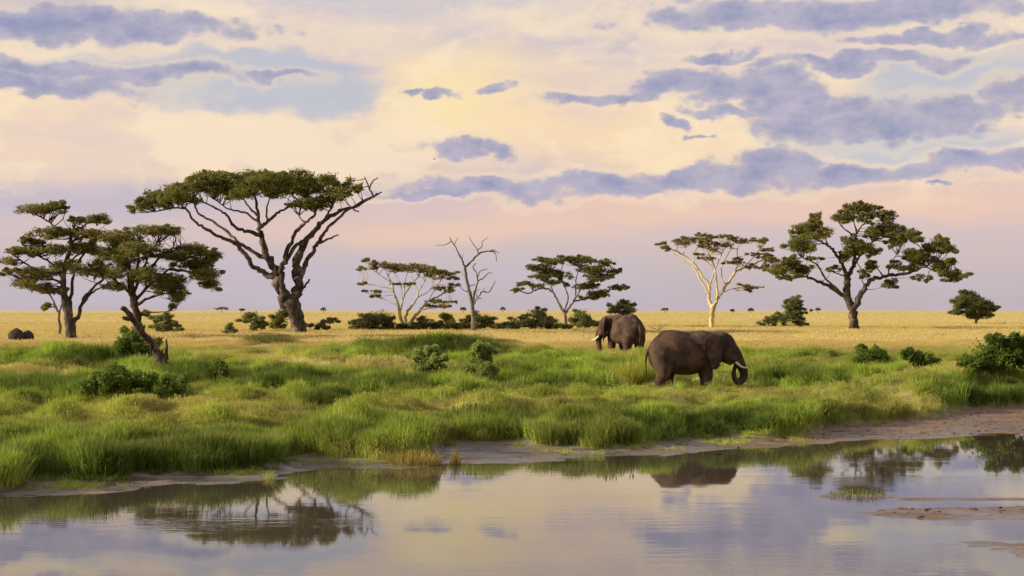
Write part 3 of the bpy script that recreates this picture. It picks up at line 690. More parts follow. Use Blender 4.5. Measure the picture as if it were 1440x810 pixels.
p.crown([(480, 330, 110, 26), (600, 300, 110, 20), (690, 300, 58, 17), (440, 390, 80, 30, .8), (560, 370, 110, 30), (690, 400, 90, 26, .8), (800, 380, 90, 24), (870, 400, 48, 20), (780, 430, 100, 26), (830, 480, 80, 26),
         (865, 522, 48, 20), (450, 470, 80, 30, .7), (600, 480, 90, 38, .7), (690, 520, 80, 40), (722, 568, 52, 20), (520, 420, 80, 26, .7), (480, 530, 60, 18), (705, 598, 16, 14, .5), (594, 634, 18, 11)],
        size=.16, dens=8, per=22, clump=.42, depths=2)
# pale fever tree of many stems
p = Plant('fever_tree', 'low wide fever tree with many pale yellow stems beside the bare dead tree', 'tree', CD, (575, 762), M_BARK_PALE, M_LEAF_PALE, seed=9)
p.limb([(570, 770), (545, 715), (515, 640), (500, 540), (480, 480), (450, 400), (430, 310), (390, 230)], 44, 12, 0, 'trunk', .08)
p.limb([(552, 735), (590, 590), (640, 510), (680, 450), (700, 370), (760, 290)], 30, 9, -2); p.limb([(580, 765), (640, 660), (720, 560), (800, 480), (900, 430), (980, 375)], 42, 11, 2)
p.limb([(510, 600), (540, 470), (560, 410), (610, 340), (690, 240)], 20, 9, 2.5)
for L_ in ([(490, 520), (420, 500), (330, 450), (220, 425)], [(440, 360), (330, 340), (230, 320), (130, 308)], [(400, 300), (330, 235), (240, 170)], [(530, 490), (520, 330), (480, 240), (440, 190)],
           [(555, 430), (560, 300), (585, 200)], [(700, 585), (820, 550), (960, 525)], [(700, 370), (650, 310), (620, 200)], [(800, 480), (850, 380), (900, 300), (950, 230)], [(720, 470), (800, 380), (850, 270)]):
    p.limb(L_, 10, 5)
p.crown([(180, 75, 50, 9), (130, 160, 80, 13), (250, 110, 90, 18), (350, 130, 100, 36), (450, 150, 110, 38), (560, 150, 110, 34), (680, 150, 120, 34), (790, 170, 120, 38), (880, 210, 120, 34), (1000, 210, 90, 24, .7),
         (1060, 260, 60, 20, .7), (120, 310, 60, 8), (260, 380, 110, 9), (250, 430, 60, 8), (500, 310, 130, 8), (900, 350, 120, 14), (1000, 380, 90, 11), (880, 490, 160, 14), (900, 530, 140, 18), (1080, 320, 60, 12)],
        size=.16, dens=6.5, per=20, clump=.36, depths=2, twig_w=.04)
# dead tree
p = Plant('dead_tree', 'bare dead grey tree with crooked leafless branches', 'tree', CE, (358, 780), M_BARK_GREY, None, seed=11)
p.limb([(358, 785), (355, 680), (345, 580), (320, 470), (300, 380), (290, 300)], 38, 19, 0, 'trunk', .08)
for pts, a, b in (([(290, 305), (265, 240), (230, 170), (180, 85)], 17, 7), ([(195, 112), (140, 130), (70, 135)], 8, 4), ([(213, 140), (225, 95), (238, 70)], 7, 3), ([(185, 95), (172, 74)], 6, 3),
                  ([(268, 250), (278, 200)], 7, 3), ([(290, 302), (330, 265), (380, 210), (430, 185), (480, 180), (520, 195), (530, 255)], 18, 5), ([(470, 182), (515, 178), (552, 196)], 8, 4),
                  ([(385, 205), (380, 160), (350, 120), (322, 65)], 9, 3), ([(388, 165), (420, 145), (425, 105), (465, 75)], 9, 3), ([(352, 610), (360, 500), (385, 420), (380, 350), (350, 300), (375, 270)], 20, 6),
                  ([(383, 372), (410, 330), (460, 315)], 10, 5), ([(388, 412), (430, 385), (465, 350), (500, 342)], 11, 5), ([(352, 590), (385, 535), (420, 490), (470, 490), (500, 450), (520, 412)], 18, 5),
                  ([(385, 540), (415, 540)], 8, 5), ([(422, 490), (440, 460)], 8, 4), ([(318, 495), (280, 475), (240, 430)], 8, 4), ([(318, 440), (345, 440), (368, 432)], 9, 5), ([(300, 380), (270, 350), (262, 330)], 6, 3),
                  ([(430, 185), (400, 190), (395, 180)], 6, 3), ([(520, 412), (524, 405)], 5, 3), ([(480, 180), (505, 168), (530, 185)], 6, 3), ([(385, 535), (372, 490), (400, 470)], 8, 4)):
    p.limb(pts, a, b, name='branch')
# acacia by the elephants
p = Plant('acacia_tree', 'small neat domed acacia standing among dark bushes on the plain', 'tree', CM, (1072, 485), M_BARK_GREY, M_LEAF_DARK, seed=13)
p.limb([(1072, 492), (1070, 430), (1058, 405)], 19, 14, 0, 'trunk', .08)
for pts, a, b in (([(1065, 420), (1040, 380), (1010, 320), (970, 300), (920, 310), (880, 325), (830, 300)], 13, 5), ([(1070, 420), (1100, 380), (1120, 350), (1150, 300), (1200, 255)], 13, 6),
                  ([(1068, 415), (1085, 350), (1070, 300), (1050, 250)], 9, 5), ([(1110, 360), (1180, 350), (1250, 320), (1330, 295)], 9, 4), ([(1120, 350), (1125, 260), (1140, 190)], 8, 4), ([(1020, 340), (1000, 290), (980, 230)], 8, 4),
                  ([(1150, 300), (1230, 260), (1300, 215)], 7, 4)):
    p.limb(pts, a, b)
p.crown([(950, 155, 32, 10), (1000, 165, 70, 17), (1080, 155, 60, 15), (1150, 160, 80, 18), (1260, 175, 50, 16), (900, 195, 45, 13), (960, 200, 70, 16), (1320, 215, 42, 12), (1200, 205, 80, 20), (1030, 230, 80, 22),
         (1230, 245, 70, 20), (960, 240, 60, 15), (1280, 240, 40, 13), (870, 275, 48, 11), (830, 305, 38, 8), (1020, 270, 60, 14), (1170, 290, 80, 16, .8), (1330, 295, 60, 12), (1370, 300, 18, 6),
         (1230, 330, 80, 18), (1180, 347, 60, 11), (940, 285, 38, 10)], size=.16, dens=8, per=20, clump=.38, twig_w=.04, depths=2)
# fever tree right
p = Plant('fever_tree', 'slim fever tree with bright yellow Y-shaped trunk and a flat airy crown', 'tree', CG, (458, 758), M_BARK_PALE, M_LEAF_PALE, seed=15)
p.limb([(458, 765), (460, 690), (468, 630), (472, 605)], 34, 34, 0, 'trunk', .05)
for pts, a, b in (([(464, 630), (440, 560), (445, 480), (400, 410), (350, 330), (290, 270), (200, 215), (130, 198)], 26, 8), ([(438, 530), (385, 430), (340, 345), (260, 290), (170, 222)], 15, 7),
                  ([(476, 625), (500, 540), (490, 420), (480, 330), (450, 265)], 20, 8), ([(452, 480), (465, 400), (485, 350), (520, 260), (560, 190)], 13, 6),
                  ([(480, 625), (520, 530), (570, 450), (620, 380), (680, 340), (760, 310), (830, 280)], 28, 9), ([(640, 370), (650, 300), (640, 230), (655, 165)], 9, 5), ([(540, 512), (600, 490), (670, 475)], 7, 4),
                  ([(488, 340), (420, 290), (340, 245)], 9, 5), ([(560, 460), (530, 400), (540, 310), (600, 200)], 9, 5), ([(700, 335), (760, 260), (800, 200)], 8, 5), ([(330, 310), (340, 230), (380, 160)], 8, 5),
                  ([(260, 250), (280, 190)], 7, 4)):
    p.limb(pts, a, b)
p.crown([(110, 165, 50, 9), (120, 195, 50, 16), (220, 155, 70, 18), (300, 140, 80, 21), (380, 105, 70, 12), (400, 130, 60, 16), (520, 110, 80, 14), (460, 165, 90, 16), (600, 125, 70, 16), (560, 170, 80, 16),
         (690, 140, 70, 18), (790, 145, 60, 14), (840, 135, 40, 6), (880, 205, 60, 12), (400, 185, 70, 14), (480, 205, 60, 12), (380, 240, 50, 8), (430, 268, 70, 8), (770, 240, 80, 11), (840, 260, 60, 16),
         (650, 300, 80, 10), (570, 300, 45, 6), (740, 330, 40, 16, .5), (650, 270, 40, 8), (700, 465, 80, 10), (780, 475, 70, 9), (710, 490, 40, 11)], size=.16, dens=6, per=20, clump=.36, twig_w=.04)
# big right tree
p = Plant('savanna_tree', 'broad rounded tree with dark forked trunk and clumpy crown, largest beside the slim fever tree', 'tree', CH, (645, 775), M_BARK, M_LEAF_MID, seed=17)
p.limb([(648, 785), (640, 700), (630, 650), (605, 590), (600, 520), (605, 450)], 58, 36, 0, 'trunk', .06)
for pts, a, b, dd in (([(603, 460), (640, 400), (650, 330), (655, 250), (660, 180)], 30, 10, 1), ([(603, 460), (570, 390), (530, 320), (490, 280), (420, 240), (370, 200)], 26, 8, -2),
                  ([(600, 590), (540, 550), (480, 515), (400, 480), (340, 465), (230, 480)], 28, 9, 2), ([(580, 565), (500, 500), (450, 440), (430, 400), (380, 370), (330, 350)], 17, 6, -2),
                  ([(600, 470), (540, 445), (490, 425)], 10, 5, -1), ([(638, 660), (680, 580), (720, 510), (770, 475), (850, 460), (960, 445), (1050, 410), (1140, 370)], 40, 9, -2.5),
                  ([(800, 468), (770, 400), (720, 350)], 9, 4, 1), ([(840, 462), (855, 400), (900, 330)], 9, 5, -1), ([(640, 400), (690, 330), (750, 260), (820, 230), (870, 200)], 14, 6, 2.5),
                  ([(657, 220), (600, 190), (550, 140)], 11, 5, -1), ([(659, 200), (700, 150), (740, 90)], 11, 5, 1), ([(960, 445), (1000, 380), (1060, 320), (1150, 270)], 12, 5, 1),
                  ([(1050, 410), (1150, 440), (1260, 465)], 9, 4, -1), ([(490, 280), (460, 210), (420, 130)], 10, 5, 1), ([(660, 190), (640, 120), (640, 70)], 9, 5, .5), ([(850, 460), (870, 490), (865, 510)], 7, 4, -.5),
                  ([(340, 465), (290, 420), (200, 410)], 8, 4, -1), ([(230, 480), (160, 450), (90, 415)], 7, 4, 1), ([(700, 320), (660, 370), (700, 430)], 7, 4, -1)):
    p.limb(pts, a, b, dd)
p.crown([(640, 60, 80, 30), (740, 60, 75, 26), (600, 110, 90, 30), (690, 115, 60, 20), (830, 110, 80, 36), (420, 110, 32, 24), (330, 165, 80, 20), (400, 150, 50, 26), (360, 215, 100, 30), (470, 200, 60, 26), (300, 270, 70, 38),
         (370, 280, 60, 30), (820, 180, 100, 40), (760, 210, 60, 26), (960, 200, 70, 30), (1000, 245, 50, 16), (900, 250, 60, 34), (620, 250, 70, 30, .6), (690, 290, 90, 30), (620, 310, 50, 26), (760, 320, 50, 20),
         (590, 340, 40, 26), (1150, 260, 60, 30), (1210, 300, 70, 20), (1100, 300, 50, 26), (1040, 350, 90, 38), (980, 340, 60, 34), (1160, 400, 60, 30), (1230, 375, 40, 14), (1220, 440, 60, 20), (1250, 475, 70, 15),
         (1310, 455, 35, 8), (270, 380, 70, 30), (200, 430, 80, 30), (330, 425, 70, 26), (160, 365, 60, 13), (230, 470, 60, 13), (90, 410, 50, 13, .5), (520, 415, 40, 11, .6), (410, 355, 40, 8, .6), (710, 440, 40, 26, .4),
         (740, 395, 50, 20), (860, 510, 50, 22, .8), (1050, 470, 50, 22, .4), (900, 400, 60, 26, .4), (980, 410, 50, 16)], size=.17, dens=6.2, per=22, clump=.45, twigs=3, hang=1.1, flat=.4, puff=1.4, sats=4)
p = Plant('small_tree', 'small round leafy tree alone on the plain above the dense corner bush', 'tree', CR, (1262, 492), M_BARK_GREY, M_LEAF_BUSH, seed=19)
p.limb([(1262, 496), (1256, 460), (1240, 420)], 11, 6, 0, 'trunk'); p.limb([(1260, 488), (1280, 460), (1305, 435)], 9, 5); p.limb([(1256, 465), (1225, 440), (1195, 425)], 7, 4); p.limb([(1258, 470), (1262, 430), (1260, 400)], 7, 4)
p.crown([(1240, 390, 42, 21), (1200, 420, 38, 24), (1260, 420, 58, 26), (1300, 430, 42, 20), (1330, 436, 18, 8), (1180, 450, 24, 10), (1280, 462, 45, 15), (1240, 462, 30, 12, .7)], size=.17, dens=6, per=30, clump=.45)

# ------------------------------------------------------------------ bushes
def bush(name, label, crop, base, pads, leaf=M_LEAF_BUSH, seed=1, size=.15, dens=8, clump=.4, stems=5, group=None, per=30, bark=M_BARK_GREY, d=None, hang=1.0, flat=.3, tw=.03):
    q = Plant(name, label, 'bush' if name != 'leafy_shrub' else 'shrub', crop, base, bark, leaf, group, seed, d=d)
    r = random.Random(seed)
    x0 = min(a[0]-a[2]*.5 for a in pads); x1 = max(a[0]+a[2]*.5 for a in pads)
    for k in range(stems):
        pd = pads[k % len(pads)]
        q.limb([(base[0]+r.uniform(-.12, .12)*(x1-x0), base[1]+2), ((base[0]+pd[0])/2, (base[1]+pd[1])/2), (pd[0], pd[1])], .09*2*q.s/q.mpp*.5, .03*2*q.s/q.mpp*.5, r.uniform(-.8, .8), 'stem')
    q.crown(pads, size=size*.85, dens=dens*.85, per=int(per*1.3), clump=clump*1.25, name='foliage', twigs=3, depths=1, hang=hang, flat=flat, twig_w=tw, puff=1.12, sats=5)
    return q
bush('bush', 'cone-topped dark bush with low skirts on the plain before the broad rounded tree', CR, (545, 503), [(575, 405, 28, 15), (563, 430, 36, 24), (575, 452, 42, 20), (585, 450, 30, 13), (490, 485, 44, 13), (540, 475, 55, 20), (600, 488, 34, 13)], seed=31)
bush('bush', 'olive bush with a side tuft on the plain right behind the leaning log', CA, (672, 712), [(660, 655, 48, 18), (690, 685, 45, 17), (645, 690, 35, 18), (725, 706, 16, 7)], seed=32, dens=7)
bush('bush', 'tiny grey-green bush standing alone on the plain', CA, (930, 716), [(930, 700, 28, 15)], seed=33, dens=7)
bush('bush', 'umbrella-shaped bush on a thin stem near the tallest acacia', CC, (595, 765), [(560, 700, 56, 20), (600, 715, 30, 20), (600, 742, 26, 18, .6)], seed=34)
bush('bush', 'upright olive bush tucked against the trunk of the tallest acacia', CC, (690, 765), [(690, 720, 40, 30), (705, 690, 28, 26), (680, 745, 45, 18)], seed=35, leaf=M_LEAF_MID, d=214)
bush('bush', 'low flat bush beside the base of the tallest acacia', CC, (885, 760), [(875, 742, 45, 14), (915, 722, 32, 10)], seed=36)
bush('bush', 'wide double-domed dark bush beside the low wide fever tree', CM, (125, 500), [(100, 450, 78, 36), (170, 440, 58, 32), (40, 480, 40, 20), (200, 478, 48, 24), (110, 485, 90, 14)], seed=37, dens=7)
bush('bush', 'low green bush between the low fever tree and the dead tree', CM, (390, 503), [(380, 472, 58, 28), (350, 488, 30, 14), (440, 488, 40, 13)], seed=38)
bush('bush', 'pointed olive bush near the foot of the dead tree', CM, (495, 503), [(490, 440, 30, 22), (495, 468, 40, 26), (520, 490, 30, 12)], seed=39, leaf=M_LEAF_MID)
bush('bush', 'round dark bush partly behind the trunk of the dead tree', CM, (650, 500), [(660, 450, 56, 30), (680, 470, 38, 20), (640, 480, 40, 15)], seed=40)
bush('bush', 'small olive bush touching the dead trunk', CM, (588, 500), [(590, 465, 32, 24), (580, 485, 30, 13)], seed=41, leaf=M_LEAF_MID)
bush('bush', 'broad layered dark bush beside the domed acacia', CM, (900, 502), [(925, 428, 50, 28), (855, 465, 70, 25), (1000, 468, 58, 24), (900, 485, 100, 14), (950, 455, 60, 26)], seed=42, dens=6.5)
bush('bush', 'round dark bush close beside the domed acacia stem', CM, (1148, 495), [(1140, 440, 48, 34), (1160, 470, 45, 22), (1120, 470, 30, 20)], seed=43)
bush('bush', 'feathery green bush rising behind the back of the farther elephant', CM, (1345, 470), [(1370, 382, 45, 18), (1330, 400, 60, 22), (1390, 410, 40, 25), (1345, 440, 60, 28)], seed=44, d=190)
for k_, (bx, by, ww, hh2, txt) in enumerate(((262, 503, 34, 14, 'low dry scrub at the foot of the low fever tree stems'), (320, 500, 30, 12, 'small dry scrub in the shade of the low fever tree'), (545, 502, 32, 13, 'low dry scrub touching the pointed olive bush'),
        (735, 498, 46, 10, 'very low dry scrub between the dead tree and the broad layered bush'), (800, 500, 40, 15, 'low dry scrub at the skirt of the broad layered bush'), (1060, 500, 40, 12, 'low dry scrub under the domed acacia'), (1215, 490, 34, 12, 'low dry scrub beside the ear of the farther elephant'))):
    bush('scrub', txt, CM, (bx, by), [(bx, by-hh2, ww, hh2), (bx+ww*.5, by-hh2*.8, ww*.5, hh2*.7), (bx-ww*.4, by-hh2*1.3, ww*.35, hh2*.6)], leaf=M_LEAF_MID, seed=130+k_, dens=6, group='dry scrub along the plain edge')
CF = (900, 440, 2.667)
bush('bush', 'dense dark green bush filling the corner of the bank', CF, (1350, 218), [(1340, 150, 100, 42), (1400, 120, 60, 36), (1235, 180, 50, 22), (1335, 95, 24, 20), (1440, 150, 70, 50), (1300, 190, 90, 24), (1480, 120, 60, 40)],
     leaf=M_LEAF_FRESH, seed=45, size=.13, dens=16, clump=.32, stems=8, flat=.2, hang=1.6)
bush('bush', 'small dark bush in lush grass, farther from the corner bush', CF, (855, 200), [(855, 160, 48, 26), (830, 140, 14, 12), (905, 160, 18, 14), (860, 182, 46, 14)], leaf=M_LEAF_FRESH, seed=46, size=.12, dens=16, clump=.3, hang=1.6)
bush('bush', 'small dark bush in lush grass, close to the corner bush', CF, (1040, 205), [(1045, 165, 46, 24), (1000, 150, 14, 12), (1065, 185, 40, 14)], leaf=M_LEAF_FRESH, seed=47, size=.12, dens=16, clump=.3, hang=1.6)
CL, CN = (0, 400, 2.53), (440, 420, 2.7)
bush('bush', 'rounded bright green bush pressed behind the leaning dead log', CL, (480, 270), [(470, 200, 52, 40), (430, 240, 42, 28), (530, 225, 44, 34), (480, 245, 70, 24)], leaf=M_LEAF_FRESH, seed=48, size=.13, dens=14, clump=.34, hang=1.6)
bush('bush', 'dark little round bush beyond the foot of the log stump', CL, (780, 350), [(780, 305, 24, 22), (785, 328, 26, 16)], leaf=M_LEAF_FRESH, seed=49, size=.11, dens=20, clump=.26, hang=1.6)
bush('leafy_shrub', 'sprawling leafy green shrub at the foot of the log', CL, (460, 395), [(400, 320, 50, 22, .6), (450, 345, 90, 30), (540, 350, 70, 30), (620, 355, 40, 22), (350, 345, 30, 20, .6), (330, 370, 40, 16), (440, 386, 90, 16), (540, 386, 60, 14)], leaf=M_LEAF_FRESH, seed=50, size=.10, dens=9, clump=.3, hang=1.9)
bush('leafy_shrub', 'pale sage-green shrub with a loose rounded top', CN, (440, 285), [(460, 198, 30, 16), (420, 215, 38, 18), (445, 240, 55, 20), (480, 225, 26, 18), (440, 262, 52, 16), (405, 265, 24, 12)], leaf=M_LEAF_SAGE, seed=51, size=.10, dens=16, clump=.24, stems=7, hang=1.5)
bush('leafy_shrub', 'tall pale sage-green shrub with a narrow pointed top', CN, (635, 305), [(635, 185, 24, 16), (660, 205, 30, 18), (630, 225, 38, 20), (640, 255, 46, 22), (600, 270, 26, 16), (640, 285, 46, 16), (670, 275, 24, 14)], leaf=M_LEAF_SAGE, seed=52, size=.10, dens=16, clump=.24, stems=7, hang=1.5)

# ------------------------------------------------------------------ leaning dead log and stump
CS = (160, 420, 6.75)
p = Plant('dead_log', 'leaning broken dead log with jagged red-brown stump in green scrub', 'log', CS, (470, 690), M_DEAD, None, seed=61)
p.limb([(460, 720), (450, 600), (425, 510)], 140, 95, 0, 'trunk', .05); p.nl = 1
p.limb([(440, 560), (395, 470), (345, 400), (270, 330), (210, 245), (150, 150), (78, 80)], 84, 46, -1.2, 'leaning_stem', .06)
p.limb([(180, 195), (130, 190), (95, 182)], 50, 40, -.3, 'broken_knot', .06); p.limb([(110, 180), (60, 178)], 8, 4, -.1, 'splinter')
p.limb([(365, 440), (350, 470), (350, 530)], 26, 12, -.2, 'bark_strip', .05)
p.limb([(485, 690), (498, 560), (500, 470), (497, 390)], 56, 16, .2, 'jagged_spike', .1); p.limb([(450, 600), (452, 530), (458, 488)], 40, 18, -.3, 'jagged_spike', .1)
CB = (900, 440, 2.667)
p = Plant('dead_branch', 'small dead branch sticking out of golden grass above the nearer elephant', 'branch', CB, (85, 62), M_BARK_GREY, None, seed=62)
p.limb([(70, 64), (85, 52), (105, 42)], 4.5, 2, .2, 'branch'); p.limb([(62, 62), (72, 52), (80, 42)], 4, 2, .4, 'twig'); p.limb([(50, 64), (46, 56), (38, 50)], 3, 1.6, -.3, 'twig')

# ------------------------------------------------------------------ far trees on the skyline
for k, (px, wpx, ty, txt) in enumerate(((312, 21, 431.0, 'long flat far tree on the skyline beside the tallest acacia'), (340, 8, 433.5, None), (455, 8, 432.0, 'dark far tree on the skyline across the tallest acacia trunk'),
        (651, 8, 431.5, 'far tree on the skyline between dead branches'), (707, 8, 431.5, None), (935, 11, 432.5, 'flat far tree on the skyline above the elephants'), (1030, 6, 434.5, None),
        (1056, 8, 433.0, None), (1141, 5, 434.5, None), (1150, 8, 432.5, 'tiny dark far tree on the skyline by the broad rounded tree'))):
    d = 1500.0+37*((k*5) % 7); x = (px-720)/F*d; z = float(ground_z(np.array([x]), np.array([d]))[0])
    root = empty('distant_tree', (x, d, z)); tag(root, txt or 'small dark far tree, a speck on the skyline', 'tree', 'far trees on the skyline')
    top = CAMZ+(HOR-ty)/F*d; wm = wpx/F*d*.5
    V, Fc = tube(catmull([(x, d, z-.3), (x+.1, d, z+.6*(top-z)), (x, d, top-.4)], 3), np.linspace(.35, .18, 7), 6, .1, k); mesh_obj('trunk', V, Fc, M_BARK, root)
    r = np.random.default_rng(k+90); n = 26
    cs = np.stack([x+r.uniform(-1, 1, n)*wm*.85, d+r.uniform(-1, 1, n)*wm*.6, top-.35*(top-z)*r.random(n)-.4], 1); cs[:, 2] -= .25*(top-z)*((cs[:, 0]-x)/wm)**2
    V, Fc = leaves(cs, np.tile((wm*.3, wm*.3, .6), (n, 1)), 30, .5, r); mesh_obj('crown', V, Fc, M_LEAF_DARK, root, smooth=False)

# ------------------------------------------------------------------ separate tussocks
def tussock(name, label, px, py, rad, h, n, mat, lean=.6, seed=1, w=.035, cat='grass clump'):
    x, d, z = hit(px, py); r = random.Random(seed); V, Fc, Hs = [], [], []
    for k in range(n):
        a = r.uniform(0, 6.283); q = rad*math.sqrt(r.random())
        hh_ = h*(1-.45*(q/rad)**2)*r.uniform(.6, 1.08)
        blade_strip(V, Fc, Hs, (q*math.cos(a), q*math.sin(a), -.08), a+r.uniform(-.7, .7), hh_, lean*r.uniform(.2, 1)*(.4+q/rad), w*r.uniform(.7, 1.3), face=r.uniform(0, 3.14))
    me = bpy.data.meshes.new(name); me.from_pydata(V, [], Fc); me.update(); me.materials.append(mat)
    o = bpy.data.objects.new(name, me); o.location = (x, d, z); col.objects.link(o); tag(o, label, cat); return o
tussock('grass_tussock', 'big lime-yellow grass tussock at the tail of the nearer elephant', 890, 541, 1.15, 1.85, 1900, M_TUSS_LIME, .55, 71, .03)
tussock('reed_clump', 'straw-yellow reed clump bending over the water edge', 580, 652, .95, .72, 520, M_TUSS_GOLD, .7, 72, .025)
tussock('reed_clump', 'single upright straw-yellow reed tuft standing in the shallows', 640, 655, .17, .85, 70, M_TUSS_GOLD, .3, 73, .025)
tussock('grass_clump', 'low green grass clump on a mud islet in the pool', 1205, 695, .85, .30, 220, M_TUSS_DULL, .8, 74, .02)
tussock('grass_clump', 'low straw grass clump on the mud below the lush bank', 610*.4+20, 683, .6, .16, 140, M_TUSS_GOLD, .9, 75, .02)

# ------------------------------------------------------------------ boulders
def boulder(label, px, py, wx, h, seed):
    x, d, z = hit(px, py); r = np.random.default_rng(seed)
    nu, nv = 18, 12; V, Fc = [], []
    for j in range(nv+1):
        for i in range(nu):
            th = i*2*math.pi/nu; ph = math.pi*j/nv
            V.append((math.sin(ph)*math.cos(th), math.sin(ph)*math.sin(th), math.cos(ph)))
    V = np.array(V); k = 1+.24*fbm(V[:, 0]*1.6+seed, V[:, 1]*1.6+V[:, 2]*1.1, seed, 3)
    V = V*k[:, None]*np.array((wx, wx*.8, h*.62)); V[:, 2] += h*.36
    V += np.array((x, d, z))
    for j in range(nv):
        for i in range(nu): a = j*nu+i; b = j*nu+(i+1) % nu; Fc.append((a, a+nu, b+nu, b))
    o = mesh_obj('boulder', V, Fc, M_ROCK, origin=(x, d, z)); return tag(o, label, 'boulder')
boulder('larger of two dark rounded boulders in the golden grass', 22, 479, .74, 1.12, 15)
boulder('smaller of two dark rounded boulders in the golden grass', 38.5, 479, .64, 1.0, 26)

# ------------------------------------------------------------------ elephants
def surface_nets(D, o, h):
    """quad surface of a sampled distance field (naive surface nets)"""
    s = D < 0; nx, ny, nz = D.shape
    cnt = np.zeros((nx-1, ny-1, nz-1), np.int32); acc = np.zeros((nx-1, ny-1, nz-1, 3))
    cor = [(i, j, k) for i in (0, 1) for j in (0, 1) for k in (0, 1)]
    sl = lambda c: tuple(slice(q, q+n-1) for q, n in zip(c, D.shape))
    for a in range(8):
        for b in range(a+1, 8):
            if sum(abs(p-q) for p, q in zip(cor[a], cor[b])) != 1: continue
            da, db = D[sl(cor[a])], D[sl(cor[b])]; cr = (da < 0) != (db < 0)
            t = np.where(cr, da/np.where(cr, da-db, 1), 0)
            for ax in range(3): acc[..., ax] += np.where(cr, cor[a][ax]+t*(cor[b][ax]-cor[a][ax]), 0)
            cnt += cr
    act = cnt > 0; ids = -np.ones(cnt.shape, np.int64); ids[act] = np.arange(act.sum())
    V = (np.argwhere(act)+acc[act]/cnt[act][:, None])*h+np.array(o)
    Q = []
    for ax in range(3):
        u, v = (ax+1) % 3, (ax+2) % 3
        a = np.take(s, range(0, D.shape[ax]-1), ax); b = np.take(s, range(1, D.shape[ax]), ax)
        e = np.argwhere(a != b); e = e[(e[:, u] > 0) & (e[:, v] > 0) & (e[:, u] < D.shape[u]-1) & (e[:, v] < D.shape[v]-1)]
        inside = a[tuple(e.T)]
        def at(du, dv):
            q = e.copy(); q[:, u] += du; q[:, v] += dv; return ids[tuple(q.T)]
        q = np.stack([at(-1, -1), at(0, -1), at(0, 0), at(-1, 0)], 1)
        q[~inside] = q[~inside][:, ::-1]; Q.append(q)
    return V, np.concatenate(Q)
